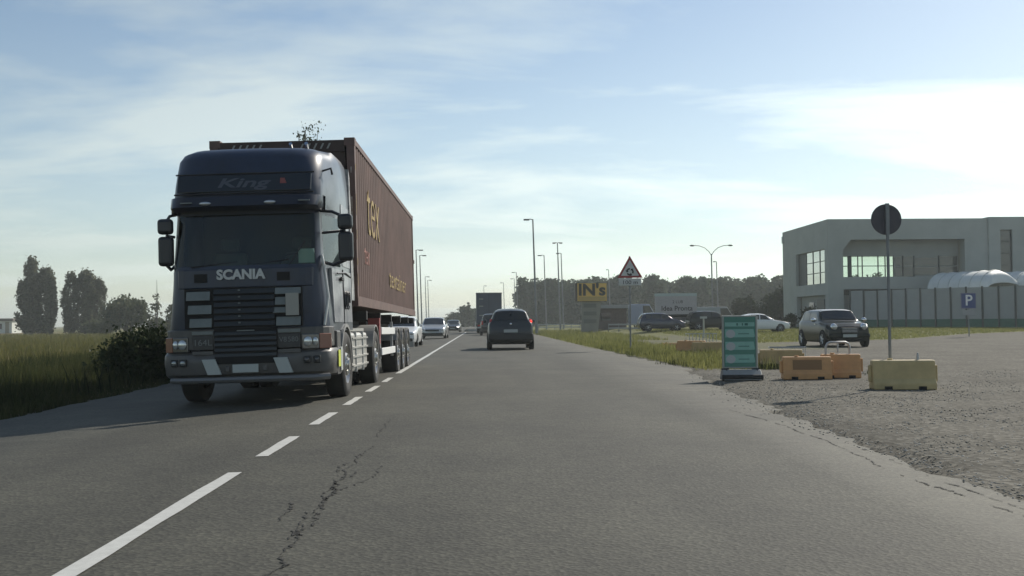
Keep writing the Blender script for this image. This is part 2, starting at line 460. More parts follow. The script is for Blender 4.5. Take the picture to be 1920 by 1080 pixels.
def asphalt_material():
    m = bpy.data.materials.new('asphalt'); m.use_nodes = True
    t = m.node_tree; b = t.nodes['Principled BSDF']; b.inputs['Roughness'].default_value = 0.82; b.inputs['Specular IOR Level'].default_value = 0.35
    n_ = t.nodes.new; l_ = t.links.new
    tcn = n_('ShaderNodeTexCoord')
    mp_ = n_('ShaderNodeMapping'); mp_.inputs['Scale'].default_value = (1.0, 0.12, 1); l_(tcn.outputs['Object'], mp_.inputs[0])
    n1 = n_('ShaderNodeTexNoise'); n1.inputs['Scale'].default_value = 1.1; n1.inputs['Detail'].default_value = 5; l_(mp_.outputs[0], n1.inputs['Vector'])
    n2 = n_('ShaderNodeTexNoise'); n2.inputs['Scale'].default_value = 34; n2.inputs['Detail'].default_value = 8; n2.inputs['Roughness'].default_value = 0.8; l_(tcn.outputs['Object'], n2.inputs['Vector'])
    n3 = n_('ShaderNodeTexNoise'); n3.inputs['Scale'].default_value = 0.5; n3.inputs['Detail'].default_value = 7; l_(tcn.outputs['Object'], n3.inputs['Vector'])
    r1 = n_('ShaderNodeValToRGB'); r1.color_ramp.elements[0].position = 0.3; r1.color_ramp.elements[1].position = 0.7
    r1.color_ramp.elements[0].color = (0.046, 0.0455, 0.0375, 1); r1.color_ramp.elements[1].color = (0.067, 0.0662, 0.0545, 1)
    l_(n1.outputs['Fac'], r1.inputs[0])
    r2 = n_('ShaderNodeValToRGB'); r2.color_ramp.elements[0].position = 0.3; r2.color_ramp.elements[1].position = 0.72
    r2.color_ramp.elements[0].color = (0.5, 0.5, 0.5, 1); r2.color_ramp.elements[1].color = (1.5, 1.5, 1.46, 1)
    l_(n2.outputs['Fac'], r2.inputs[0])
    r3 = n_('ShaderNodeValToRGB'); r3.color_ramp.elements[0].position = 0.36; r3.color_ramp.elements[1].position = 0.66
    r3.color_ramp.elements[0].color = (0.80, 0.80, 0.81, 1); r3.color_ramp.elements[1].color = (1.08, 1.07, 1.05, 1)
    l_(n3.outputs['Fac'], r3.inputs[0])
    a = n_('ShaderNodeMix'); a.data_type = 'RGBA'; a.blend_type = 'MULTIPLY'; a.inputs['Factor'].default_value = 0.8
    l_(r1.outputs[0], a.inputs['A']); l_(r2.outputs[0], a.inputs['B'])
    c = n_('ShaderNodeMix'); c.data_type = 'RGBA'; c.blend_type = 'MULTIPLY'; c.inputs['Factor'].default_value = 1.0
    l_(a.outputs['Result'], c.inputs['A']); l_(r3.outputs[0], c.inputs['B'])
    l_(c.outputs['Result'], b.inputs['Base Color'])
    # stone aggregate, and mottled wear
    vo = n_('ShaderNodeTexVoronoi'); vo.inputs['Scale'].default_value = 42; vo.inputs['Randomness'].default_value = 1.0; l_(tcn.outputs['Object'], vo.inputs['Vector'])
    rv = n_('ShaderNodeValToRGB'); rv.color_ramp.elements[0].position = 0.15; rv.color_ramp.elements[1].position = 0.95
    rv.color_ramp.elements[0].color = (0.55, 0.55, 0.55, 1); rv.color_ramp.elements[1].color = (1.75, 1.74, 1.68, 1)
    sv = n_('ShaderNodeSeparateColor'); l_(vo.outputs['Color'], sv.inputs[0]); l_(sv.outputs[0], rv.inputs[0])
    n4 = n_('ShaderNodeTexNoise'); n4.inputs['Scale'].default_value = 3.2; n4.inputs['Detail'].default_value = 6; n4.inputs['Roughness'].default_value = 0.7; l_(tcn.outputs['Object'], n4.inputs['Vector'])
    r4 = n_('ShaderNodeValToRGB'); r4.color_ramp.elements[0].position = 0.34; r4.color_ramp.elements[1].position = 0.66
    r4.color_ramp.elements[0].color = (0.86, 0.86, 0.86, 1); r4.color_ramp.elements[1].color = (1.12, 1.12, 1.1, 1); l_(n4.outputs['Fac'], r4.inputs[0])
    d1 = n_('ShaderNodeMix'); d1.data_type = 'RGBA'; d1.blend_type = 'MULTIPLY'; d1.inputs['Factor'].default_value = 0.42
    l_(c.outputs['Result'], d1.inputs['A']); l_(rv.outputs[0], d1.inputs['B'])
    d2 = n_('ShaderNodeMix'); d2.data_type = 'RGBA'; d2.blend_type = 'MULTIPLY'; d2.inputs['Factor'].default_value = 1.0
    l_(d1.outputs['Result'], d2.inputs['A']); l_(r4.outputs[0], d2.inputs['B'])
    l_(d2.outputs['Result'], b.inputs['Base Color'])
    bp = n_('ShaderNodeBump'); bp.inputs['Distance'].default_value = 0.004; bp.inputs['Strength'].default_value = 0.8
    l_(vo.outputs['Distance'], bp.inputs['Height']); l_(bp.outputs[0], b.inputs['Normal'])
    return m
M_ASPHALT = asphalt_material()
M_PAINT = mat('road_paint', (0.5, 0.5, 0.47), 0.6, var=0.10, vscale=12)
M_CRACK = mat('crack_dark', (0.02, 0.02, 0.018), 0.95)
M_KERB = mat('kerb_concrete', (0.42, 0.42, 0.4), 0.85, var=0.15, vscale=5)

def build_road():
    ys = np.unique(np.concatenate([[-60, -30], np.arange(-10, 60, 0.25), np.arange(60, 140, 1.0), np.geomspace(140, 1500, 16)]))
    ft = np.array([0, 0.02, 0.25, 0.5, 0.75, 0.98, 1])
    V = []; F = []
    for j, y in enumerate(ys):
        re = road_right(y) + (rng.normal(0, 0.05) if y < 130 else 0) + 0.05*math.sin(y*1.13)*math.sin(y*2.9+1) + 0.06*math.sin(y*0.51+0.4)
        le = road_left(y) + rng.normal(0, 0.05)
        xs = [le, le + 0.03, (le - 1.8)/2, -1.8, 0.6, 2.4, re - 0.03, re]
        for i, x in enumerate(xs):
            z = float(road_z(x)) - (0.06 if i in (0, len(xs)-1) else 0)
            V.append((x, y, z))
    n = 8
    for j in range(len(ys)-1):
        for i in range(n-1):
            F.append((j*n+i, j*n+i+1, (j+1)*n+i+1, (j+1)*n+i))
    o = fast_mesh('road', V, F, M_ASPHALT)
    tag(o, kind='structure')
    return o
road = build_road()
def ribbon(name, x0, x1, y0, y1, z, m, parent, ny=6, wob=0.006):
    V = []; F = []
    for j in range(ny+1):
        y = y0 + (y1-y0)*j/ny
        a = x0 + random.uniform(-wob, wob); b = x1 + random.uniform(-wob, wob)
        V += [(a, y, z(a) if callable(z) else z), (b, y, z(b) if callable(z) else z)]
    F = [(2*j, 2*j+1, 2*j+3, 2*j+2) for j in range(ny)]
    return fast_mesh(name, V, F, m, parent)
zline = lambda x: float(road_z(x)) + 0.005
y = -4.0
ribbon('lane_dash', -1.90, -1.79, -4.0, 8.0, zline, M_PAINT, road, 30)
y = 8.95
while y < 22.6:
    ribbon('lane_dash', -1.90, -1.79, y, y + 1.55, zline, M_PAINT, road)
    y += 2.75
ribbon('lane_line', -1.905, -1.785, 23.3, 118, zline, M_PAINT, road, 40)

def crack(pts, wid, jag, n, parent, name='crack', cut=-0.35):
    V = []; F = []
    pts = np.array(pts, float)
    tt = np.linspace(0, 1, n); seg = np.linspace(0, 1, len(pts))
    wk = np.convolve(rng.normal(0, 1, n+8), np.ones(9)/3.0, 'valid') + rng.normal(0, 0.35, n)
    xs = np.interp(tt, seg, pts[:, 0]) + wk*jag; ys_ = np.interp(tt, seg, pts[:, 1])
    gate = 0.3
    for i in range(n-1):
        gate = gate*0.8 + rng.normal(0, 0.5)
        if gate < cut: continue
        w0 = wid*random.uniform(0.2, 1.6)*(0.6 + 0.6*min(1, max(0, gate)))
        k = len(V)
        V += [(xs[i]-w0, ys_[i], 0.004), (xs[i]+w0, ys_[i]+0.02, 0.004), (xs[i+1]+w0*0.7, ys_[i+1]+0.02, 0.004), (xs[i+1]-w0*0.7, ys_[i+1], 0.004)]
        F.append((k, k+1, k+2, k+3))
    return tag(fast_mesh(name, V, F, M_CRACK, parent), kind='stuff')
crack([(-0.97, 4.3), (-0.93, 5.0), (-0.96, 6.2), (-1.0, 7.2), (-1.02, 9.0), (-1.05, 12.5)], 0.0062, 0.022, 230, road, cut=-1.1)
crack([(-1.01, 5.6), (-1.0, 6.9), (-1.06, 8.0), (-1.0, 9.6)], 0.004, 0.02, 120, road)
crack([(-1.02, 5.4), (-1.0, 6.6), (-0.96, 8.0)], 0.006, 0.03, 50, road)
crack([(3.0, 5.2), (2.98, 6.4), (2.93, 7.5), (3.05, 9), (3.12, 11), (3.0, 13)], 0.008, 0.014, 180, road)
crack([(3.12, 6.0), (3.08, 7.0), (3.16, 8.2), (3.2, 9.0)], 0.006, 0.02, 60, road)
crack([(-1.0, 7.0), (-0.8, 7.5), (-0.74, 8.4)], 0.005, 0.02, 40, road)
crack([(-0.96, 5.6), (-1.15, 6.0), (-1.2, 6.7)], 0.005, 0.02, 40, road)
crack([(3.3, 14.4), (3.7, 14.5), (4.1, 14.6)], 0.02, 0.0, 14, road)

# ------------------------------------------------------------------ truck
TC = Vector((-3.285, 15.0, -0.045))
TROT = Euler((R(-0.25), R(-1.3), R(-0.75)), 'XYZ')
TM = Matrix.Translation(TC) @ TROT.to_matrix().to_4x4()
M_NAVY = mat('navy_cab_paint', (0.014, 0.025, 0.054), 0.40, 0.0, var=0.22, vscale=2.5, coat=0.12)
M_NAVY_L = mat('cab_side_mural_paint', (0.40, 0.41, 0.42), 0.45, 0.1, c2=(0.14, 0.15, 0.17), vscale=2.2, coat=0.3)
M_BUMP = mat('bumper_grey_paint', (0.09, 0.087, 0.084), 0.5, 0.0, var=0.15, vscale=4, coat=0.1)
M_PANELG = mat('grille_plate_grey', (0.17, 0.19, 0.182), 0.5, 0.0, var=0.12, vscale=6)
M_WIN = glass_mat('cab_glass', (0.66, 0.76, 0.70))
M_CAB_IN = mat('cab_interior', (0.06, 0.072, 0.062), 0.85)
M_ALU = mat('ribbed_aluminium', (0.55, 0.54, 0.51), 0.4, 0.6, var=0.12, vscale=5)
M_CHASSIS = mat('chassis_black', (0.015, 0.015, 0.016), 0.7, var=0.3)

truck = thing('truck', 'dark navy lorry tractor with tall cab coming towards us, pulling a brown container', 'truck', TC, TROT)

def outline(w_f, w_s, yf, rad, yrear, bow=0.04, taper=1.2):
    """plan outline of the cab from left rear round the front to right rear"""
    P = []
    side = [(w_s, yrear), (w_s, yrear*0.8), (w_s, max(taper, yf + rad + 0.15)), (w_f + 0.6*(w_s - w_f), yf + rad + 0.08 + (taper - yf - rad)*0.42 if taper > yf + rad else yf + rad + 0.1)]
    arc = [(w_f - rad + rad*math.cos(R(a)), yf + rad - rad*math.sin(R(a))) for a in (0, 22, 45, 68, 90)]
    arc = [(x, y_) for x, y_ in arc]
    fr = [(w_f - rad)*0.66, (w_f - rad)*0.33, 0]
    half = side + arc + [(x, yf - bow*(1 - (x/(w_f - rad))**2)) for x in fr]
    left = [(-x, y_) for x, y_ in half]
    right = [(x, y_) for x, y_ in reversed(half[:-1])]
    return left + right

def loft(levels, skip=None, close_top=True):
    """levels: list of (z, outline pts). returns MB of the shell, dict of skipped quads"""
    mb = MB(); n = len(levels[0][1]); skipped = []
    vs = []
    for z, P in levels: vs += [(x, y_, z(x, y_) if callable(z) else z) for x, y_ in P]
    fs = []
    for j in range(len(levels)-1):
        for i in range(n-1):
            q = (j*n+i, j*n+i+1, (j+1)*n+i+1, (j+1)*n+i)
            if skip and skip(j, i): skipped.append((j, i, [vs[k] for k in q])); continue
            fs.append(q)
        if not skip or not skip(j, -1): fs.append((j*n+n-1, j*n, (j+1)*n, (j+1)*n+n-1))
    if close_top: fs.append(tuple((len(levels)-1)*n + i for i in range(n)))
    mb.add(vs, fs)
    return mb, skipped

CABL = [(1.02, outline(1.13, 1.19, 0.03, 0.30, 2.25)),
        (1.10, outline(1.13, 1.19, 0.02, 0.30, 2.25)),
        (1.65, outline(1.08, 1.18, 0.02, 0.30, 2.25)),
        (1.93, outline(1.06, 1.17, 0.03, 0.28, 2.25)),
        (1.97, outline(1.06, 1.17, 0.04, 0.28, 2.25)),
        (2.70, outline(1.03, 1.16, 0.16, 0.26, 2.25)),
        (2.76, outline(1.04, 1.16, 0.15, 0.26, 2.25)),
        (2.98, outline(1.06, 1.165, 0.13, 0.28, 2.25)),
        (3.12, outline(1.06, 1.165, 0.16, 0.30, 2.25)),
        (3.32, outline(1.05, 1.155, 0.22, 0.32, 2.25)),
        (3.52, outline(1.04, 1.14, 0.30, 0.34, 2.25)),
        (3.63, outline(1.00, 1.12, 0.40, 0.36, 2.24)),
        (lambda x, y_: 3.70 + 0.03*min(1, max(0, (y_ - 0.6)/1.2)), outline(0.92, 1.07, 0.56, 0.38, 2.22)),
        (lambda x, y_: 3.735 + 0.07*min(1, max(0, (y_ - 0.8)/1.2)), outline(0.74, 0.94, 0.84, 0.42, 2.18, taper=1.5))]
NP = len(CABL[0][1])
# indices: 0..3 left side, 4..8 left arc, 9,10 front, 11 centre, then mirrored
def is_win(j, i):
    if j != 4: return False
    return (6 <= i <= NP - 8) or i in (2, 3) or i in (NP-4, NP-5)
shell, sk = loft(CABL, is_win)
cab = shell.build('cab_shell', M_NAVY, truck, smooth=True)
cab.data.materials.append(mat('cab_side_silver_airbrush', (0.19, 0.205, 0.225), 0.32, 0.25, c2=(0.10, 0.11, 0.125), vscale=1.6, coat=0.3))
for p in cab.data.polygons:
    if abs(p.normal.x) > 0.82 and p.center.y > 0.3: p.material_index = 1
ws = MB(); sw = {2: MB(), 1: MB()}
for j, i, q in sk:
    if 6 <= i <= NP - 8: ws.add(q, [(0, 1, 2, 3)])
    elif i in (2, 3): sw[1].add(q, [(0, 1, 2, 3)])
    else: sw[2].add(q, [(0, 1, 2, 3)])
ws.build('windscreen', M_WIN, truck, smooth=True)
sw[1].build('side_window', M_WIN, truck, smooth=True); sw[2].build('side_window', M_WIN, truck, smooth=True)
# cab inside
MB().box(-1.0, 1.0, 0.32, 0.75, 1.72, 1.92).build('dashboard', M_CAB_IN, truck, bevel=0.04)
MB().box(-1.1, 1.1, 2.0, 2.1, 1.2, 3.2).build('rear_curtain', M_CAB_IN, truck)
for sx in (-0.55, 0.55):
    mb = MB().box(sx-0.26, sx+0.26, 1.0, 1.5, 1.45, 1.6).box(sx-0.26, sx+0.26, 1.42, 1.56, 1.6, 2.25).box(sx-0.15, sx+0.15, 1.44, 1.54, 2.27, 2.48)
    mb.build('seat', M_CAB_IN, truck, bevel=0.05)
mb = MB(); mb.tube([(0.55 + 0.23*math.cos(a), 0.82 + 0.07*math.sin(a), 1.98 + 0.2*math.sin(a)) for a in np.linspace(0, 2*math.pi, 24)], 0.018, 8, cap=False)
mb.build('steering_wheel', M_BLACK, truck, smooth=True)
# paper in the windscreen, driver's corner
MB().box(0.735, 0.96, 0.135, 0.137, 1.99, 2.19).build('windscreen_paper', mat('pale_green_paper', (0.55, 0.68, 0.6), 0.7), truck)
# wipers
for a, b in (((-0.75, 0.015, 1.96), (-0.1, 0.02, 2.02)), ((0.02, 0.015, 1.96), (0.62, 0.03, 2.04)), ((0.62, 0.03, 1.96), (0.84, 0.10, 2.30))):
    MB().tube([a, b], 0.011, 6).build('wiper', M_BLACK, truck)
# sun visor with its two lamps
vis = outline(1.05, 1.14, -0.04, 0.26, 0.75)
mb, _ = loft([(2.74, outline(1.05, 1.10, 0.02, 0.26, 0.42, taper=0.4)), (2.80, outline(1.06, 1.10, -0.06, 0.26, 0.42, taper=0.4)), (2.95, outline(1.07, 1.10, 0.03, 0.26, 0.44, taper=0.42)), (2.965, outline(1.05, 1.08, 0.10, 0.26, 0.46, taper=0.45))])
visor = mb.build('sun_visor', mat('visor_dark', (0.012, 0.017, 0.03), 0.3, 0.2, coat=0.4), truck, smooth=True)
for x in (-0.51, 0.39):
    lamp = MB().ellipsoid((x, -0.075, 2.84), (0.085, 0.035, 0.028)).build('visor_lamp', M_LAMPGLASS, truck, smooth=True)
for x in (-0.86, 0.78): MB().box(x, x+0.16, -0.06, -0.03, 2.85, 2.865).build('visor_marker', M_PANELG, truck)
# name panel on the high roof
def front_y(z):
    zs = [2.98, 3.12, 3.32, 3.46, 3.56]; return float(np.interp(z, zs, [0.09, 0.12, 0.21, 0.32, 0.46]))
mb = MB(); 
mb.add([(-1.0+0.06, 0.115, 3.02), (0.94, 0.115, 3.02), (0.94, 0.20, 3.27), (-0.94, 0.20, 3.27), (-0.94, 0.17, 3.02), (0.94, 0.17, 3.02), (0.94, 0.26, 3.27), (-0.94, 0.26, 3.27)], [(0,1,2,3), (4,7,6,5), (0,4,5,1), (3,2,6,7), (0,3,7,4), (1,5,6,2)])
mb.v = [(x, y_ - 0.05, z) for x, y_, z in mb.v]
mb.build('name_panel', mat('name_panel_paint', (0.02, 0.027, 0.037), 0.3, 0.2), truck, bevel=0.01)
text('name_lettering', 'King', 0.20, mat('grey_lettering', (0.09, 0.1, 0.115), 0.4, 0.3), truck, (-0.03, 0.105, 3.14), (R(72), 0, 0), shear=0.25, sx=2.0, bold=0.004)
MB().prism_y([(0.50, 3.07), (0.56, 3.05), (0.60, 3.12), (0.57, 3.20), (0.51, 3.20)], 0.10, 0.12).build('shield_emblem', mat('red_emblem', (0.22, 0.04, 0.04), 0.4), truck)
for z in (2.99, 3.285):
    MB().tube([(-0.98, front_y(z)-0.01, z), (0, front_y(z)-0.05, z), (0.98, front_y(z)-0.01, z)], 0.012, 6).build('panel_trim', M_BLACK, truck)
# lower front: hood flap, grille
MB().prism_z([(x, y_-0.015) for x, y_ in outline(1.0, 1.02, 0.0, 0.24, 0.2, taper=0.3)[4:-4]], 1.66, 1.925).build('front_flap', M_NAVY, truck, bevel=0.012)
text('maker_lettering', 'SCANIA', 0.185, mat('dull_chrome', (0.42, 0.43, 0.43), 0.35, 0.3), truck, (-0.035, -0.07, 1.835), sx=1.02, bold=0.008, depth=0.012)
for x in (-0.6, 0.55): MB().box(x-0.09, x+0.09, -0.045, -0.03, 1.74, 1.86).build('flap_grip', M_DARK, truck)
MB().box(-0.83, 0.80, -0.045, 0.1, 1.10, 1.655).build('grille_recess', M_DARK, truck)
for k in range(6):
    z = 1.125 + k*0.09
    MB().prism_x([(-0.085, z), (-0.03, z+0.02), (-0.03, z+0.07), (-0.06, z+0.06)], -0.42, 0.42).build('grille_slat', mat('grille_slat_dark', (0.02, 0.024, 0.026), 0.4), truck)
for k, (z0, z1, x0, x1) in enumerate([(1.49, 1.615, -0.80, -0.47), (1.30, 1.425, -0.78, -0.45), (1.115, 1.24, -0.76, -0.45), (1.55, 1.64, 0.43, 0.79), (1.40, 1.51, 0.43, 0.58), (1.29, 1.37, 0.40, 0.58), (1.11, 1.235, 0.44, 0.78)]):
    a = [(x0, -0.09, z0), (x1, -0.09, z0), (x1, -0.055, z1), (x0, -0.055, z1)]
    MB().hexa(a, [(x, y_+0.03, z) for x, y_, z in a]).build('grille_plate', M_PANELG, truck, bevel=0.006)
MB().box(0.585, 0.765, -0.108, -0.094, 1.25, 1.56).build('grille_paper', mat('cream_paper', (0.36, 0.35, 0.31), 0.8), truck)
for k in range(6): MB().box(-0.075, -0.045, -0.10, -0.085, 1.16 + k*0.09, 1.18 + k*0.09).build('grille_badge', M_PANELG, truck)
# lower grille and badge panels
MB().prism_z([(x, y_-0.02) for x, y_ in outline(1.16, 1.18, 0.0, 0.30, 0.35, taper=0.45)[3:-3]], 0.80, 1.085).build('light_panel', M_BUMP, truck, bevel=0.015)
MB().box(-0.42, 0.45, -0.075, 0.1, 0.66, 1.095).build('lower_grille', M_DARK, truck)
for k in range(5):
    MB().prism_x([(-0.10, 0.70+k*0.075), (-0.07, 0.715+k*0.075), (-0.07, 0.745+k*0.075), (-0.09, 0.74+k*0.075)], -0.41, 0.44).build('lower_slat', mat('grille_slat_dark', (0.02, 0.024, 0.026), 0.4), truck)
MB().box(-0.10, 0.14, -0.105, -0.085, 1.05, 1.065).build('flap_handle', M_PANELG, truck)
M_BADGE = mat('badge_dark', (0.03, 0.03, 0.032), 0.4)
for sx, x0, x1 in ((-1, -0.73, -0.44), (1, 0.46, 0.77)):
    bp_ = MB().box(x0, x1, -0.065, 0.05, 0.80, 1.0).build('badge_panel', M_BADGE, truck, bevel=0.008)
    MB().box(x0, x1, -0.07, -0.02, 1.015, 1.06).build('badge_bar', M_PANELG, truck)
    MB().box(x0, x1, -0.07, -0.02, 0.735, 0.785).build('badge_bar', M_BUMP, truck)
text('model_lettering', '164L', 0.12, mat('badge_letter_grey', (0.17, 0.18, 0.18), 0.4), truck, (-0.585, -0.07, 0.90), sx=1.1, depth=0.004)
text('engine_lettering', 'V8', 0.10, mat('badge_letter_grey', (0.17, 0.18, 0.18), 0.4), truck, (0.53, -0.07, 0.915), depth=0.004)
text('engine_lettering', '580', 0.10, MATS['badge_letter_grey'], truck, (0.67, -0.07, 0.915), depth=0.004)
# headlamps
for sx in (-1, 1):
    hl = MB().hexa([(sx*0.79, -0.055, 0.775), (sx*1.02, 0.0, 0.775), (sx*1.02, 0.0, 0.985), (sx*0.79, -0.055, 0.985)],
                   [(sx*0.79, 0.1, 0.775), (sx*1.02, 0.12, 0.775), (sx*1.02, 0.12, 0.985), (sx*0.79, 0.1, 0.985)]).build('headlight', mat('headlamp_glass', (0.16, 0.16, 0.165), 0.08, 0.5), truck, bevel=0.012)
    MB().ellipsoid((sx*0.87, -0.055, 0.88), (0.06, 0.02, 0.07)).build('reflector', M_LAMPGLASS, hl, smooth=True)
    MB().ellipsoid((sx*0.97, -0.03, 0.88), (0.04, 0.02, 0.06)).build('reflector', M_LAMPGLASS, hl, smooth=True)
    MB().hexa([(sx*1.025, 0.0, 0.775), (sx*1.17, 0.17, 0.775), (sx*1.17, 0.17, 0.985), (sx*1.025, 0.0, 0.985)],
              [(sx*1.0, 0.1, 0.775), (sx*1.1, 0.22, 0.775), (sx*1.1, 0.22, 0.985), (sx*1.0, 0.1, 0.985)]).build('indicator', M_ORANGE, truck, bevel=0.01)
# bumper
mb, _ = loft([(0.41, outline(1.17, 1.2, 0.06, 0.30, 0.9, taper=0.6)), (0.46, outline(1.19, 1.21, -0.02, 0.30, 0.92, taper=0.6)), (0.62, outline(1.2, 1.22, -0.05, 0.30, 0.95, taper=0.6)), (0.73, outline(1.2, 1.22, -0.03, 0.30, 0.95, taper=0.6)), (0.775, outline(1.18, 1.2, 0.02, 0.30, 0.95, taper=0.6))])
mb.build('bumper', M_BUMP, truck, smooth=True)
mb = MB().tube([(-1.05, 0.06, 0.385), (-0.88, -0.05, 0.38), (0, -0.09, 0.38), (0.95, -0.06, 0.38), (1.14, 0.08, 0.385)], 0.045, 8)
mb.build('bumper_lip', mat('lip_grey', (0.17, 0.17, 0.17), 0.4, 0.4), truck, smooth=True)
for x in (-0.585, 0.405):
    mb = MB().prism_y([(x+0.07, 0.455), (x+0.26, 0.455), (x+0.18, 0.67), (x-0.01, 0.67)], -0.105, -0.06)
    mb.build('bumper_flash', M_PLATE, truck, bevel=0.005)
MB().box(-0.40, 0.42, -0.10, -0.04, 0.60, 0.70).build('bumper_slot', M_DARK, truck)
MB().box(-0.17, 0.19, -0.107, -0.095, 0.475, 0.59).build('number_plate', M_PLATE, truck, bevel=0.006)
for x in (-0.27, 0.25): MB().box(x, x+0.06, -0.10, -0.08, 0.49, 0.57).build('tow_eye_cover', M_BUMP, truck, bevel=0.01)
for sx in (-1, 1):
    for dx_ in (0.0, 0.13):
        fl = MB().box(sx*(0.86+dx_)-0.052, sx*(0.86+dx_)+0.052, -0.098+dx_*0.35, -0.02, 0.575, 0.68).build('fog_lamp_frame', M_BLACK, truck, bevel=0.015)
        MB().ellipsoid((sx*(0.86+dx_), -0.10+dx_*0.35, 0.627), (0.036, 0.012, 0.036)).build('fog_lamp', mat('fog_glass', (0.3, 0.32, 0.32), 0.1, 0.6) if sx < 0 else mat('fog_glass_dark', (0.08, 0.08, 0.085), 0.1, 0.4), fl, smooth=True)
# yellow sticker on the bumper corner
MB().box(1.222, 1.226, 0.42, 0.62, 0.50, 0.74).build('corner_reflector', mat('lime_sticker', (0.55, 0.62, 0.08), 0.5), truck)
MB().box(1.222, 1.226, 0.65, 0.82, 0.44, 0.78).build('corner_plate', M_PLATE, truck)
# mirrors
M_MIRR = mat('mirror_housing', (0.014, 0.016, 0.022), 0.35)
for sx in (-1, 1):
    cx = 1.40 if sx > 0 else -1.14
    mir = MB().box(cx-0.105, cx+0.105, 0.12, 0.26, 2.0, 2.42).build('mirror', M_MIRR, truck, bevel=0.05, seg=3)
    MB().box(cx-0.105, cx+0.105, 0.10, 0.25, 2.45, 2.67).build('wide_mirror', M_MIRR, truck, bevel=0.05, seg=3)
    for pts_, rr_ in (([(sx*1.03, 0.32, 2.74), ((cx + sx*1.03)/2, 0.2, 2.71), (cx, 0.19, 2.62)], 0.022), ([(sx*1.05, 0.3, 2.42), (cx, 0.2, 2.435)], 0.02), ([(sx*1.06, 0.3, 2.0), ((cx + sx*1.03)/2, 0.22, 1.95), (cx, 0.2, 2.02)], 0.025)):
        MB().tube(pts_, rr_, 8).build('mirror_arm', M_MIRR, truck, smooth=True)
# door (driver's side and other side): seams, handle, mural panel, A pillar trim
for sx in (-1, 1):
    X = sx*1.192
    dp = MB().add([(sx*1.165, 0.55, 1.14), (sx*1.196, 1.25, 1.14), (sx*1.196, 2.2, 1.14), (sx*1.184, 2.2, 1.93), (sx*1.184, 1.25, 1.93), (sx*1.14, 0.52, 1.93),
                   (sx*1.12, 0.55, 1.14), (sx*1.15, 1.25, 1.14), (sx*1.15, 2.2, 1.14), (sx*1.14, 2.2, 1.93), (sx*1.14, 1.25, 1.93), (sx*1.1, 0.52, 1.93)],
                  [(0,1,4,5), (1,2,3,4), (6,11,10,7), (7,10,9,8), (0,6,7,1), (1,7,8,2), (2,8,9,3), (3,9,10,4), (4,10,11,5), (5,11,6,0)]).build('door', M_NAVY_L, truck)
    MB().tube([(sx*1.20, 1.28, 1.12), (sx*1.19, 1.28, 1.94)], 0.008, 4).build('seam', M_DARK, dp)
    MB().box(min(sx*1.19, sx*1.22), max(sx*1.19, sx*1.22), 1.0, 1.22, 1.76, 1.82).build('handle', M_BLACK, dp, bevel=0.01)
    # painted scrollwork on the door
    mb = MB()
    for k in range(3):
        pts = [(sx*(1.197+0.002), 1.45+0.5*k*0.35+0.13*math.cos(a)*(1-a/9), 1.45+0.2*math.sin(a)*(1-a/9)) for a in np.linspace(0, 5.5, 18)]
        mb.tube(pts, 0.014, 5)
    mb.tube([(sx*1.185, 0.75, 1.86), (sx*1.20, 1.5, 1.9), (sx*1.188, 2.15, 1.86)], 0.012, 5)
    mb.build('scrollwork', mat('scroll_black', (0.02, 0.02, 0.025), 0.4), dp)
    # pale sleeper side panel and air deflector behind
    MB().add([(sx*1.17, 1.35, 2.0), (sx*1.17, 2.2, 2.0), (sx*1.165, 2.2, 2.95), (sx*1.165, 1.35, 2.95), (sx*1.178, 1.35, 2.0), (sx*1.178, 2.2, 2.0), (sx*1.173, 2.2, 2.95), (sx*1.173, 1.35, 2.95)],
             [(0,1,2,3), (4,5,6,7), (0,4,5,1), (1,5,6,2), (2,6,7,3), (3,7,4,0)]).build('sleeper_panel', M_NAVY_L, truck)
    MB().hexa([(sx*1.10, 2.26, 1.5), (sx*1.19, 2.26, 1.5), (sx*1.18, 2.26, 3.62), (sx*1.02, 2.26, 3.62)], [(sx*1.1, 2.50, 1.5), (sx*1.2, 2.50, 1.5), (sx*1.17, 2.46, 3.5), (sx*1.0, 2.46, 3.5)]).build('side_deflector', mat('deflector_white_mural', (0.62, 0.62, 0.6), 0.4, c2=(0.12, 0.13, 0.14), vscale=5), truck)
# grab bar + corner vane
for sx in (1,):
    MB().tube([(sx*1.08, 0.12, 1.1), (sx*1.13, 0.22, 1.5), (sx*1.08, 0.20, 1.95), (sx*1.05, 0.22, 2.1)], 0.02, 8).build('corner_vane', M_ALU, truck, smooth=True)
# roof rail, horn, beacon
MB().tube([(0.78, 1.0, 3.66), (0.78, 0.72, 3.79)], [0.012, 0.028], 10).build('air_horn', M_CHROME, truck, smooth=True)
MB().tube([(0.55, 1.0, 3.66), (0.55, 0.72, 3.79)], [0.012, 0.026], 10).build('air_horn', M_CHROME, truck, smooth=True)
MB().tube([(0.9, 0.5, 3.30), (1.16, 0.55, 3.38), (1.17, 0.6, 3.30)], 0.018, 6).build('roof_marker', M_BLACK, truck)
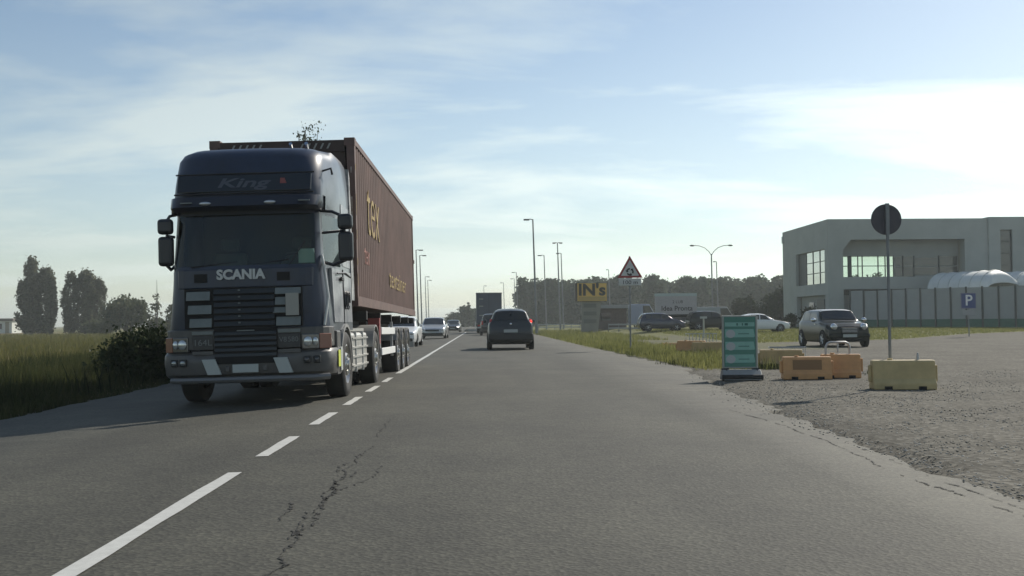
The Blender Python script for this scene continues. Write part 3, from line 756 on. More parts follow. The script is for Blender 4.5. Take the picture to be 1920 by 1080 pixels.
# wheels
def wheel_meshes(rad, wid, prefix, dual=False, truck_rim=True, n=36):
    tw = wid/2
    mb = MB().lathe_x([(-tw*0.8, rad*0.60), (-tw, rad*0.70), (-tw, rad*0.90), (-tw*0.8, rad*0.985), (-tw*0.4, rad), (0, rad), (tw*0.4, rad), (tw*0.8, rad*0.985), (tw, rad*0.90), (tw, rad*0.70), (tw*0.8, rad*0.60)], n=n)
    tyre = mb.build('tyre', M_TYRE, None, smooth=True)
    mb = MB()
    if truck_rim:
        mb.lathe_x([(tw*0.82, rad*0.62), (tw*0.9, rad*0.585), (tw*0.55, rad*0.55), (tw*0.5, rad*0.40), (tw*0.95, rad*0.33), (tw*0.95, rad*0.2), (tw*1.15, rad*0.17), (tw*1.15, 0.001)], n=n)
        for k in range(10):
            a = 2*math.pi*k/10
            mb.tube([(tw*0.9, rad*0.27*math.cos(a), rad*0.27*math.sin(a)), (tw*1.1, rad*0.27*math.cos(a), rad*0.27*math.sin(a))], rad*0.03, 6)
    else:
        mb.lathe_x([(tw*0.85, rad*0.66), (tw*0.9, rad*0.62), (tw*0.5, rad*0.58), (tw*0.3, rad*0.5), (tw*0.3, 0.001)], n=n)
        for k in range(5):
            a = 2*math.pi*k/5
            c_, s_ = math.cos(a), math.sin(a)
            mb.tube([(tw*0.75, 0, 0), (tw*0.7, rad*0.62*c_, rad*0.62*s_)], [rad*0.12, rad*0.09], 6)
        mb.ellipsoid((tw*0.8, 0, 0), (tw*0.15, rad*0.1, rad*0.1), 10, 6)
    rim = mb.build('rim', M_RIM, None, smooth=True)
    return tyre, rim
def put_wheel(tyre, rim, parent, loc, right=True, name='wheel', first=[None]):
    w_ = bpy.data.objects.new(name, tyre.data); col.objects.link(w_); w_.parent = parent; w_.location = loc
    r_ = bpy.data.objects.new('rim', rim.data); col.objects.link(r_); r_.parent = w_
    if not right: w_.rotation_euler = (0, 0, R(180))
    return w_
def drop(*os):
    for o in os:
        me = o.data; bpy.data.objects.remove(o, do_unlink=True)
T_W = wheel_meshes(0.50, 0.30, 'truck')
for sx in (-1, 1):
    put_wheel(*T_W, truck, (sx*1.07, 1.42, 0.50), sx > 0)
    put_wheel(*T_W, truck, (sx*1.10, 5.02, 0.50), sx > 0); put_wheel(*T_W, truck, (sx*0.76, 5.02, 0.50), sx > 0)
# front arch and mudguards
def arch(mb, x0, x1, cy, cz, r0, r1, a0=0, a1=180, n=16):
    for k in range(n):
        aa = R(a0 + (a1-a0)*k/n); ab = R(a0 + (a1-a0)*(k+1)/n)
        P = lambda a, r_: (cy + r_*math.cos(a), cz + r_*math.sin(a))
        q = [P(aa, r0), P(ab, r0), P(ab, r1), P(aa, r1)]
        mb.prism_x(q, x0, x1)
    return mb
M_GUARD = mat('mudguard_grey', (0.3, 0.3, 0.29), 0.5, 0.2)
for sx in (-1, 1):
    a, b = sorted((sx*0.9, sx*1.215))
    arch(MB(), a, b, 1.42, 0.5, 0.57, 0.62, 0, 160).build('front_mudguard', M_GUARD, truck)
    mb = MB().prism_x([(0.96, 1.02), (0.96, 0.62), (0.86, 0.4), (0.90, 1.02)], a, b)
    arch(MB(), *sorted((sx*0.62, sx*1.25)), 5.02, 0.5, 0.58, 0.61, 20, 160).build('rear_mudguard', M_GUARD, truck)
    # stepped entry behind bumper corner
    MB().box(*sorted((sx*1.0, sx*1.2)), 0.5, 0.84, 0.38, 1.02).build('entry_step', M_BUMP, truck, bevel=0.02)
    # side skirt: ribbed tank and battery box
    tk = MB().box(*sorted((sx*0.72, sx*1.16)), 2.25, 4.30, 0.34, 0.98).build('fuel_tank', M_ALU, truck, bevel=0.05)
    for k in range(4):
        MB().box(*sorted((sx*1.155, sx*1.185)), 2.28, 4.28, 0.42+k*0.15, 0.45+k*0.15).build('tank_rib', M_ALU, tk)
    for yy in (2.7, 3.6): MB().box(*sorted((sx*0.70, sx*1.18)), yy, yy+0.06, 0.33, 0.995).build('tank_strap', M_STEEL, tk)
    MB().box(*sorted((sx*0.85, sx*1.12)), 2.3, 4.2, 1.0, 1.05).build('catwalk', M_ALU, truck)
mb = MB().box(-0.45, -0.3, 0.2, 6.1, 0.72, 1.0).box(0.3, 0.45, 0.2, 6.1, 0.72, 1.0).box(-0.45, 0.45, 0.4, 0.6, 0.6, 0.95).box(-0.42, 0.42, 1.0, 2.2, 0.45, 1.0).box(-0.9, 0.9, 1.34, 1.5, 0.42, 0.56).box(-0.9, 0.9, 4.9, 5.14, 0.42, 0.6).box(-0.5, 0.5, 4.3, 5.7, 1.0, 1.16)
mb.build('chassis', M_CHASSIS, truck)
MB().box(-0.8, 0.8, 2.28, 2.52, 1.0, 1.5).build('rear_cab_plate', M_CHASSIS, truck)

# ------------------------------------------------------------------ semi trailer (own thing) and container (own thing)
def local_to_world(p, pitch=0.0):
    return TM @ Vector(p)
TR_Y = 4.0
trailer = thing('semi_trailer', 'black skeletal semi-trailer with three axles under the brown container', 'trailer', local_to_world((0, TR_Y, 0)), (R(-0.45), R(-1.2), R(-0.75)))
mb = MB().box(-0.5, -0.35, 0.0, 10.7, 1.1, 1.35).box(0.35, 0.5, 0.0, 10.7, 1.1, 1.35)
for yy in (0.0, 2.2, 4.4, 6.6, 8.8, 10.55): mb.box(-1.2, 1.2, yy, yy+0.15, 1.2, 1.355)
mb.build('chassis_frame', M_CHASSIS, trailer)
T_W2 = wheel_meshes(0.50, 0.36, 'trailer')
drop(*T_W)
for yy in (5.55, 6.88, 8.21):
    MB().box(-0.9, 0.9, yy-0.07, yy+0.07, 0.45, 0.6).build('axle', M_CHASSIS, trailer)
    for sx in (-1, 1):
        put_wheel(*T_W2, trailer, (sx*1.06, yy, 0.5), sx > 0)
        arch(MB(), *sorted((sx*0.85, sx*1.25)), yy, 0.5, 0.56, 0.585, 30, 150, 8).build('mudguard', M_GUARD, trailer)
drop(*T_W2)
for sx in (-1, 1):
    a, b = sorted((sx*1.20, sx*1.24))
    MB().box(a, b, 2.1, 4.8, 0.93, 1.07).build('guard_rail', M_WHITEP, trailer, bevel=0.008)
    MB().box(a, b, 2.1, 4.8, 0.52, 0.66).build('guard_rail', M_WHITEP, trailer, bevel=0.008)
    for yy in (2.15, 4.6): MB().box(*sorted((sx*1.15, sx*1.20)), yy, yy+0.08, 0.45, 1.2).build('guard_post', M_STEEL, trailer)
    mb = MB().box(*sorted((sx*0.75, sx*0.9)), 2.4, 2.55, 0.28, 1.2).box(*sorted((sx*0.68, sx*0.97)), 2.33, 2.62, 0.25, 0.28)
    mb.build('landing_leg', M_CHASSIS, trailer)
    MB().box(*sorted((sx*1.0, sx*1.22)), 1.85, 2.02, 0.75, 1.25).build('front_marker', mat('dark_red_paint', (0.25, 0.05, 0.05), 0.5), trailer)
MB().box(-0.85, 0.85, 2.7, 4.4, 0.5, 0.9).build('spare_carrier', M_CHASSIS, trailer, bevel=0.05)
MB().box(-1.2, 1.2, 10.62, 10.72, 0.55, 0.7).build('rear_bar', M_STEEL, trailer)

M_RUST = mat('container_brown', (0.105, 0.063, 0.055), 0.75, var=0.25, vscale=1.1, bump=0.004, bscale=3, spec=0.3)
M_RUST2 = mat('container_rail_brown', (0.125, 0.072, 0.06), 0.6, var=0.3, vscale=2.5)
M_RUSTD = mat('container_front_dark', (0.045, 0.026, 0.022), 0.7, var=0.3, vscale=1.5)
CY0, CY1, CZ0, CZ1, CW = 2.60, 14.80, 1.42, 4.20, 1.19
container = thing('shipping_container', 'brown corrugated forty foot shipping container riding behind the navy cab', 'shipping container', local_to_world((0.05, CY0, CZ0)), (R(-0.45), R(-1.2), R(-0.75)))
LZ, LY = CZ1 - CZ0, CY1 - CY0
for sx in (-1, 1):
    V = []; F = []
    y_ = 0.16; prof = []
    while y_ < LY - 0.16:
        for dy_, xx in ((0, 0), (0.08, 0), (0.128, 0.045), (0.208, 0.045)): prof.append((y_+dy_, xx))
        y_ += 0.276
    prof = [p for p in prof if p[0] < LY - 0.14]
    for (py, px_) in prof:
        V += [(sx*(CW-0.01-px_), py, 0.16), (sx*(CW-0.01-px_), py, LZ-0.1)]
    F = [(2*i, 2*i+2, 2*i+3, 2*i+1) for i in range(len(prof)-1)]
    fast_mesh('side_wall', V, F, M_RUST, container)
    a, b = sorted((sx*(CW-0.09), sx*(CW+0.003)))
    MB().box(a, b, 0.1, LY-0.1, LZ-0.1, LZ-0.01).build('top_rail', M_RUST2, container)
    MB().box(a, b, 0.1, LY-0.1, 0.0, 0.16).build('bottom_rail', M_RUST2, container)
    for yy in (0.0, LY-0.12):
        MB().box(*sorted((sx*(CW-0.13), sx*CW)), yy, yy+0.12, 0.12, LZ-0.12).build('corner_post', M_RUST2, container)
        for zz in (0.0, LZ-0.12):
            MB().box(*sorted((sx*(CW-0.17), sx*(CW+0.006))), yy-0.004, yy+0.175, zz-0.004, zz+0.124).build('corner_casting', M_RUST2, container)
# front end, roof, rear doors
V = []; F = []; x_ = -CW+0.13; prof = []
while x_ < CW-0.13:
    for d_, yy in ((0, 0.02), (0.07, 0.02), (0.13, 0.055), (0.2, 0.055)): prof.append((min(x_+d_, CW-0.13), yy))
    x_ += 0.27
for (px_, py) in prof: V += [(px_, py, 0.1), (px_, py, LZ-0.2)]
F = [(2*i, 2*i+2, 2*i+3, 2*i+1) for i in range(len(prof)-1)]
fast_mesh('front_wall', V, F, M_RUSTD, container)
hd = MB().box(-CW+0.17, CW-0.17, 0.0, 0.1, LZ-0.22, LZ-0.03).build('front_header', M_RUSTD, container)
mb = MB()
for x0 in [-CW+0.35+0.11*k for k in range(5)] + [CW-0.9+0.11*k for k in range(5)]:
    mb.prism_y([(x0, LZ-0.17), (x0+0.03, LZ-0.17), (x0+0.075, LZ-0.08), (x0+0.045, LZ-0.08)], -0.004, -0.001)
mb.build('header_stripes', mat('stripe_pale', (0.3, 0.3, 0.28), 0.7), hd)
V = []; F = []; prof = []; y_ = 0.1
while y_ < LY-0.1:
    for d_, zz in ((0, LZ-0.03), (0.1, LZ-0.03), (0.14, LZ-0.05), (0.24, LZ-0.05)): prof.append((y_+d_, zz))
    y_ += 0.28
prof = [p for p in prof if p[0] < LY-0.08]
for (py, pz) in prof: V += [(-CW+0.08, py, pz), (CW-0.08, py, pz)]
fast_mesh('roof_sheet', V, [(2*i, 2*i+1, 2*i+3, 2*i+2) for i in range(len(prof)-1)], M_RUST, container)
MB().box(-CW+0.12, 0.0, LY-0.06, LY-0.02, 0.1, LZ-0.1).build('rear_door', M_RUST, container)
MB().box(0.003, CW-0.12, LY-0.06, LY-0.02, 0.1, LZ-0.1).build('rear_door', M_RUST, container)
MB().box(-CW+0.1, CW-0.1, 0.1, LY-0.1, 0.1, 0.15).build('floor_panel', M_RUST2, container)
M_YEL = mat('faded_yellow_lettering', (0.40, 0.31, 0.11), 0.8, c2=(0.20, 0.13, 0.065), vscale=5)
M_PINK = mat('faded_pink_lettering', (0.36, 0.17, 0.14), 0.8, c2=(0.16, 0.07, 0.055), vscale=7)
M_WCODE = mat('worn_white_code', (0.5, 0.47, 0.42), 0.8, c2=(0.2, 0.12, 0.1), vscale=9)
text('side_lettering', 'tex', 1.6, M_YEL, container, (CW-0.004, 2.6, 1.80), (R(90), 0, R(90)), sx=0.95, bold=-0.016)
text('side_lettering', 'tex', 0.55, M_PINK, container, (CW-0.004, 1.45, 0.92), (R(90), 0, R(90)), bold=-0.004)
text('side_lettering', 'textainer', 0.6, M_YEL, container, (CW-0.004, 7.4, 0.70), (R(90), 0, R(90)), sx=1.9, bold=-0.004)
0 and text('side_code', 'TEX 22', 0.2, M_WCODE, container, (CW+0.002, 0.06, 1.9), (0, R(90), R(90)))
# yellow and white markings on the front corner post
for zz, h_ in ((1.05, 0.16), (1.45, 0.35), (0.62, 0.12), (2.2, 0.1), (0.28, 0.2)):
    MB().box(CW-0.075, CW-0.05, -0.006, -0.001, zz, zz+h_).build('post_mark', M_WCODE, container)
    MB().box(CW+0.004, CW+0.007, 0.03, 0.06, zz+0.05, zz+h_+0.05).build('post_mark', M_YEL, container)
MB().box(CW+0.004, CW+0.02, LY-0.05, LY+0.02, 1.45, 1.55).build('lock_bracket', M_RUST2, container)

# ------------------------------------------------------------------ cars
def make_car(name, label, cat, paint, keys, loc, rotz, scale=1.0, group=None, wheel_r=0.29, axles=(0.75, 3.0), windows=(), screen=None, rear_screen=None, lights='normal', plate=True, roof_paint=None, glass=None, tumble=0.0):
    """keys: y (front=0), z0 bottom, zb belt, zr roof, w half width. the car faces -y in its own frame"""
    t = thing(name, label, cat, loc, (0, 0, rotz), group, scale)
    K = np.array(keys, float)
    def sec(y_):
        z0, zb, zr, w_ = (np.interp(y_, K[:, 0], K[:, i]) for i in (1, 2, 3, 4))
        h = max(zr - zb, 0.0)
        pts = [(0, z0), (w_*0.86, z0), (w_*0.95, z0+0.05), (w_*0.985, z0+0.16), (w_, z0+0.42*(zb-z0)), (w_*0.985, z0+0.75*(zb-z0)), (w_*0.955, zb-0.03), (w_*0.92, zb+0.0)]
        g = [(0.90-0.02*h, 0.03), (0.87-0.05*h, 0.35), (0.84-0.09*h, 0.68), (0.80-0.11*h, 0.88), (0.70-0.12*h, 0.97), (0.40, 1.0), (0, 1.0)]
        for a, f in g: pts.append((w_*(a - tumble*h*f*(1 if a > 0.5 else a)), zb + h*f + (0.012*(1-a)/(0.5))))
        return np.array(pts)
    ys = np.unique(np.concatenate([np.linspace(K[0, 0], K[-1, 0], 46), K[:, 0]]))
    secs = [sec(y_) for y_ in ys]; n = len(secs[0])
    mb = MB(); vs = []; fs = []
    for y_, s_ in zip(ys, secs):
        vs += [(x, y_, z) for x, z in s_] + [(-x, y_, z) for x, z in s_[::-1]]
    m_ = 2*n
    for j in range(len(ys)-1):
        for i in range(m_-1):
            fs.append((j*m_+i, j*m_+i+1, (j+1)*m_+i+1, (j+1)*m_+i))
    fs.append(tuple(range(m_))); fs.append(tuple((len(ys)-1)*m_+i for i in range(m_-1, -1, -1)))
    mb.add(vs, fs)
    mb.build('body', paint, t, smooth=True)
    gl = glass or M_GLASS
    def S(y_, s_):
        p = sec(y_); return (np.interp(s_, np.arange(n), p[:, 0]), y_, np.interp(s_, np.arange(n), p[:, 1]))
    def patch(nm, m, ya, yb, sa, sb, sides=(1, -1), off=0.008, nu=8, nv=6, slant=(0, 0)):
        for sd in sides:
            vs = []; fs = []
            for i in range(nu+1):
                for j in range(nv+1):
                    f = j/nv
                    yy = (ya + slant[0]*f) + (yb + slant[1]*f - ya - slant[0]*f)*i/nu
                    x, y2, z = S(yy, sa + (sb-sa)*f)
                    vs.append((sd*(x+off), y2, z+off*0.3))
            for i in range(nu):
                for j in range(nv):
                    a = i*(nv+1)+j; fs.append((a, a+1, a+nv+2, a+nv+1))
            MB().add(vs, fs).build(nm, m, t, smooth=True)
    def top_patch(nm, m, ya, yb, smin, off=0.012, nu=8):
        vs = []; fs = []
        ss = list(np.linspace(smin, n-1, 7))
        row = [(s_, 1) for s_ in ss] + [(s_, -1) for s_ in ss[::-1][1:]]
        dy_ = -off if yb > ya and S(yb, n-1)[2] > S(ya, n-1)[2] else off
        for i in range(nu+1):
            yy = ya + (yb-ya)*i/nu
            for s_, sd in row:
                x, y2, z = S(yy, s_); vs.append((sd*x, y2+dy_, z+off*0.7))
        k = len(row)
        for i in range(nu):
            for j in range(k-1): fs.append((i*k+j, i*k+j+1, (i+1)*k+j+1, (i+1)*k+j))
        MB().add(vs, fs).build(nm, m, t, smooth=True)
    for (ya, yb, sl) in windows: patch('side_window', gl, ya, yb, 8.15, 10.7, slant=sl)
    if screen: top_patch('windscreen', gl, screen[0], screen[1], 11.3)
    if rear_screen: top_patch('rear_window', gl, rear_screen[1], rear_screen[0], 11.3)
    if roof_paint: top_patch('roof_panel', roof_paint, screen[1]+0.02, rear_screen[0]-0.02, 11.4, 0.006)
    ty, ri = wheel_meshes(wheel_r, 0.19, name, truck_rim=False, n=26)
    for yy in axles:
        w_ = float(np.interp(yy, K[:, 0], K[:, 4]))
        for sd in (1, -1):
            MB().lathe_x([(-0.1, wheel_r*1.17), (0.0, wheel_r*1.17), (0.012, wheel_r*1.12), (0.012, 0.001)], sd*(w_-0.005), yy, wheel_r*1.02, 26).build('wheel_arch', M_DARK, t) if sd > 0 else \
            MB().lathe_x([(0.1, wheel_r*1.17), (0.0, wheel_r*1.17), (-0.012, wheel_r*1.12), (-0.012, 0.001)], sd*(w_-0.005), yy, wheel_r*1.02, 26).build('wheel_arch', M_DARK, t)
            put_wheel(ty, ri, t, (sd*(w_-0.065), yy, wheel_r), sd > 0)
    drop(ty, ri)
    return t, S, patch, top_patch, n

M_CARBLUE = mat('dark_blue_car_paint', (0.02, 0.028, 0.034), 0.35, 0.1, coat=0.3)
M_CARGREEN = mat('dark_green_car_paint', (0.011, 0.017, 0.015), 0.2, 0.0, coat=0.0, spec=0.3)
M_CARSILVER = mat('silver_car_paint', (0.42, 0.43, 0.43), 0.3, 0.6, coat=0.5)
M_CARWHITE = mat('white_car_paint', (0.72, 0.73, 0.72), 0.3, coat=0.6)
M_CARBLACK = mat('black_car_paint', (0.012, 0.013, 0.015), 0.25, 0.2, coat=0.6)
M_BRAKE = mat('tail_lamp_lit', (0.7, 0.03, 0.02), 0.3, emit=((1.0, 0.05, 0.03), 1.6))
M_GREYROOF = mat('silver_roof_paint', (0.35, 0.37, 0.38), 0.35, 0.3)

# the small navy hatchback ahead in our lane (seen from behind)
HB = [(0, 0.32, 0.62, 0.64, 0.60), (0.10, 0.22, 0.70, 0.71, 0.74), (0.4, 0.19, 0.84, 0.85, 0.81), (0.95, 0.18, 0.95, 0.96, 0.83), (1.05, 0.18, 0.96, 1.0, 0.83), (1.55, 0.18, 0.97, 1.40, 0.83), (1.9, 0.18, 0.97, 1.46, 0.83), (2.6, 0.18, 0.99, 1.48, 0.83),
      (3.2, 0.19, 1.0, 1.45, 0.83), (3.45, 0.22, 1.0, 1.38, 0.82), (3.62, 0.26, 1.0, 1.12, 0.80), (3.70, 0.28, 0.97, 0.99, 0.78), (3.76, 0.32, 0.80, 0.81, 0.76), (3.79, 0.36, 0.7, 0.71, 0.70)]
def hatch_rear(t, S, lit=True, m=M_CARBLUE):
    MB().box(-0.80, 0.80, 3.70, 3.87, 0.34, 0.60).build('rear_bumper', M_BLACK, t, bevel=0.05, seg=3)
    MB().box(-0.25, 0.25, 3.82, 3.835, 0.63, 0.74).build('number_plate', M_PLATE, t)
    MB().ellipsoid((0, 3.77, 0.93), (0.045, 0.03, 0.045)).build('badge', M_CHROME, t, smooth=True)
    MB().box(-0.02, 0.02, 3.5, 3.62, 1.3, 1.33).build('wiper', M_BLACK, t)
    for sd in (1, -1):
        MB().hexa([(sd*0.68, 3.71, 0.78), (sd*0.79, 3.62, 0.78), (sd*0.755, 3.50, 1.12), (sd*0.68, 3.60, 1.12)], [(sd*0.66, 3.60, 0.78), (sd*0.74, 3.56, 0.78), (sd*0.70, 3.42, 1.12), (sd*0.66, 3.5, 1.12)]).build('tail_light', M_RED, t, bevel=0.01)
        if sd < 0:
            MB().ellipsoid((sd*0.745, 3.585, 1.02), (0.04, 0.05, 0.06)).build('brake_lamp', M_BRAKE, t, smooth=True)
    for sd in (1, -1):
        MB().box(*sorted((sd*0.85, sd*0.99)), 1.2, 1.3, 0.97, 1.1).build('mirror', m, t, bevel=0.04)
hatch, S_, *_r = make_car('hatchback_car', 'small dark blue hatchback driving ahead in our lane with a lit tail lamp', 'car', M_CARBLUE, HB, (1.10, 46.0, 0.0), R(180), 1.09, windows=((1.25, 1.98, (0.25, 0.0)), (2.06, 2.75, (0, 0)), (2.83, 3.3, (0, -0.06))), screen=(1.08, 1.53), rear_screen=(3.40, 3.66), wheel_r=0.29, axles=(0.72, 3.1), tumble=0.22)
hatch_rear(hatch, S_)
MB().box(-0.62, 0.62, 2.9, 2.93, 0.22, 0.4).build('rear_axle', M_DARK, hatch)

# dark tall car further ahead
van, S_, *_r = make_car('people_carrier', 'tall dark people carrier partly hidden behind the small blue hatchback', 'car', M_CARBLACK, [(a, b, c*1.06, d*1.12, e*1.04) for a, b, c, d, e in HB], (0.75, 92.0, 0.0), R(180), 1.08, windows=((1.25, 1.98, (0.25, 0.0)), (2.06, 2.75, (0, 0)), (2.83, 3.3, (0, -0.06))), screen=(1.08, 1.53), rear_screen=(3.40, 3.66))
for sd in (1, -1): MB().box(*sorted((sd*0.66, sd*0.8)), 3.6, 3.78, 0.8, 1.1).build('tail_light', M_RED, van, bevel=0.02)
MB().box(-0.82, 0.82, 3.72, 3.88, 0.34, 0.62).build('rear_bumper', M_BLACK, van, bevel=0.05)

# saloons coming towards us behind the lorry
SAL = [(0, 0.30, 0.56, 0.57, 0.62), (0.1, 0.22, 0.66, 0.67, 0.76), (0.45, 0.19, 0.78, 0.79, 0.85), (1.2, 0.18, 0.90, 0.91, 0.88), (1.32, 0.18, 0.91, 0.95, 0.88), (2.05, 0.18, 0.93, 1.38, 0.88), (2.4, 0.18, 0.93, 1.43, 0.88), (3.1, 0.18, 0.94, 1.42, 0.88),
       (3.55, 0.19, 0.95, 1.33, 0.87), (4.05, 0.22, 0.96, 1.0, 0.85), (4.2, 0.24, 0.95, 0.97, 0.84), (4.4, 0.3, 0.85, 0.86, 0.76)]
def front_face(t, grille=M_BLACK, lamp=M_LAMPGLASS, wl=0.62):
    MB().box(-0.45, 0.45, -0.045, 0.1, 0.52, 0.63).build('grille', grille, t, bevel=0.02)
    MB().box(-0.7, 0.7, -0.05, 0.15, 0.27, 0.42).build('front_bumper', M_BLACK, t, bevel=0.04)
    MB().box(-0.25, 0.25, -0.075, -0.06, 0.41, 0.51).build('number_plate', M_PLATE, t)
    for sd in (1, -1):
        MB().ellipsoid((sd*wl, 0.09, 0.64), (0.15, 0.13, 0.075)).build('headlight', lamp, t, smooth=True)
        MB().box(*sorted((sd*0.9, sd*1.05)), 1.45, 1.56, 0.93, 1.06).build('mirror', t.children[0].data.materials[0], t, bevel=0.04)
WIN_S = ((1.62, 2.42, (0.35, 0)), (2.5, 3.15, (0, 0)), (3.22, 3.7, (0, -0.2)))
c1, *_r = make_car('white_car', 'white car right behind the trailer wheels, mostly hidden by the lorry', 'car', M_CARWHITE, SAL, (-4.02, 50.5, -0.06), R(-1), 1.02, windows=WIN_S, screen=(1.34, 2.02), rear_screen=(3.6, 4.0), axles=(0.85, 3.5))
front_face(c1)
c2, *_r = make_car('silver_car', 'silver saloon coming towards us behind the white car', 'car', M_CARSILVER, SAL, (-3.52, 74.5, -0.06), R(-1), 1.06, windows=WIN_S, screen=(1.34, 2.02), rear_screen=(3.6, 4.0), axles=(0.85, 3.5))
front_face(c2)
M_HL_ON = mat('headlamp_lit', (0.9, 0.9, 0.85), 0.3, emit=((1.0, 0.97, 0.9), 3.0))
c3, *_r = make_car('dark_car', 'dark oncoming car with both headlamps lit far down the road', 'car', M_CARBLACK, SAL, (-3.5, 124, -0.06), R(-1), 1.0, windows=WIN_S, screen=(1.34, 2.02), rear_screen=(3.6, 4.0), axles=(0.85, 3.5))
front_face(c3, lamp=M_HL_ON)

# the small round-lamped car parked on the lot
MINI = [(0, 0.30, 0.66, 0.67, 0.64), (0.06, 0.22, 0.74, 0.75, 0.76), (0.3, 0.18, 0.86, 0.87, 0.83), (0.9, 0.17, 0.94, 0.95, 0.845), (1.02, 0.17, 0.95, 1.0, 0.845), (1.42, 0.17, 0.95, 1.36, 0.845), (1.62, 0.17, 0.95, 1.40, 0.845), (2.7, 0.17, 0.97, 1.41, 0.845),
        (3.2, 0.18, 0.98, 1.37, 0.84), (3.42, 0.2, 0.97, 1.15, 0.82), (3.52, 0.22, 0.95, 0.97, 0.80), (3.6, 0.28, 0.85, 0.86, 0.76), (3.63, 0.32, 0.75, 0.76, 0.70)]
mini, S_, patch_, *_r = make_car('compact_car', 'dark green compact car with round headlamps and pale roof parked on the gravel lot', 'car', M_CARGREEN, MINI, (14.42, 41.6, -0.01), R(1), 1.06, windows=((1.2, 2.3, (0.22, 0)), (2.36, 3.0, (0, -0.02))), screen=(1.04, 1.40), rear_screen=(3.22, 3.44), wheel_r=0.30, axles=(0.58, 3.05), roof_paint=M_GREYROOF)
for sd in (1, -1):
    hl = MB().ellipsoid((sd*0.56, 0.10, 0.74), (0.13, 0.14, 0.145), 20, 12).build('headlight', M_CHROME, mini, smooth=True)
    MB().ellipsoid((sd*0.56, -0.012, 0.755), (0.10, 0.04, 0.115), 18, 10).build('lamp_glass', M_LAMPGLASS, hl, smooth=True)
    MB().ellipsoid((sd*0.97, 1.12, 1.02), (0.11, 0.06, 0.08)).build('mirror', M_CHROME, mini, smooth=True)
    MB().ellipsoid((sd*0.6, 0.0, 0.42), (0.06, 0.03, 0.06)).build('fog_lamp', M_LAMPGLASS, mini, smooth=True)
    MB().box(*sorted((sd*0.845, sd*0.858)), 1.3, 1.42, 0.84, 0.87).build('door_handle', M_CHROME, mini)
MB().prism_y([(-0.36, 0.68), (-0.30, 0.52), (0.30, 0.52), (0.36, 0.68), (0.30, 0.735), (-0.30, 0.735)], -0.03, 0.06).build('grille_surround', M_BLACK, mini, bevel=0.015)
for k in range(3): MB().box(-0.28, 0.28, -0.045, -0.028, 0.56+k*0.055, 0.585+k*0.055).build('grille_bar', M_STEEL, mini)
MB().box(-0.78, 0.78, -0.04, 0.2, 0.36, 0.50).build('front_bumper', M_CARGREEN, mini, bevel=0.05, seg=3)
MB().box(-0.26, 0.26, -0.06, -0.045, 0.37, 0.48).build('number_plate', M_PLATE, mini)
MB().box(-0.5, 0.5, -0.035, 0.1, 0.22, 0.33).build('air_intake', M_DARK, mini, bevel=0.02)

# box truck ahead
bt = thing('box_truck', 'dark blue box lorry far ahead with pale roof edge', 'truck', (0.62, 104, 0))
MB().box(-1.25, 1.25, 0, 7, 1.0, 3.92).build('cargo_box', mat('box_blue', (0.03, 0.045, 0.075), 0.4, 0.1, var=0.2, vscale=1), bt, bevel=0.03)
MB().box(-1.27, 1.27, -0.03, 0.04, 3.85, 3.97).build('roof_edge', mat('box_trim', (0.06, 0.07, 0.075), 0.5), bt)
for x in (-1.26, 1.20): MB().box(x, x+0.06, -0.03, 0.03, 0.95, 3.85).build('corner_trim', M_POLE, bt)
MB().box(-0.015, 0.015, -0.02, 0.0, 1.05, 3.8).build('door_seam', M_DARK, bt)
for z in (1.7, 2.6, 3.3): MB().box(-0.95, -0.55, -0.03, -0.01, z, z+0.10).build('door_hinge', M_PANELG, bt)
MB().box(-1.1, 1.1, 0.05, 6.9, 0.7, 1.0).build('chassis', M_CHASSIS, bt)
MB().box(-1.2, 1.2, -0.02, 0.06, 0.5, 0.64).build('rear_bar', M_STEEL, bt)
for sd in (1, -1): MB().box(*sorted((sd*0.8, sd*1.1)), -0.04, 0.0, 0.7, 0.84).build('tail_light', M_RED, bt)
MB().box(-1.2, 1.2, 7.05, 8.8, 0.6, 3.0).build('cab', mat('box_cab', (0.1, 0.11, 0.12), 0.4), bt, bevel=0.08)
T3 = wheel_meshes(0.48, 0.3, 'bt', n=20)
for yy in (1.6, 7.6):
    for sd in (1, -1): put_wheel(*T3, bt, (sd*1.05, yy, 0.48), sd > 0)
drop(*T3)

# parked cars in the far car park
WIN_H = ((1.25, 1.98, (0.25, 0.0)), (2.06, 2.75, (0, 0)), (2.83, 3.3, (0, -0.06)))
def gzp(x, y): return float(ground_z(x, y)) + 0.02
pk = [('parked_car', 'dark blue parked car in front of the white billboard', mat('navy_car', (0.015, 0.022, 0.05), 0.25, 0.2, coat=0.6), HB, (15.5, 82, 0), 92, 0.85, WIN_H, 0.93),
      ('parked_car', 'dark green parked car half hidden behind the green notice board', M_CARGREEN, HB, (19.9, 84, 0), 95, 0.85, WIN_H, 1.0),
      ('parked_car', 'black parked car behind the dark green one, right of the billboard edge', M_CARBLACK, SAL, (19.4, 90, 0), 90, 0.85, WIN_S, 0.95),
      ('parked_car', 'white parked car with dark windows between notice board and compact car', M_CARWHITE, SAL, (21.9, 76, 0), 90, 0.85, WIN_S, 0.9)]
for nm, lb, pm, ks, lc, rz, wr, wn, sc in pk:
    rear = (3.40, 3.66) if ks is HB else (3.6, 4.0); scr = (1.08, 1.53) if ks is HB else (1.34, 2.02)
    ax = (0.72, 3.1) if ks is HB else (0.85, 3.5)
    cc, *_r = make_car(nm, lb, 'car', pm, ks, (lc[0], lc[1], gzp(lc[0], lc[1])), R(rz), sc, windows=wn, screen=scr, rear_screen=rear, axles=ax)
    front_face(cc)
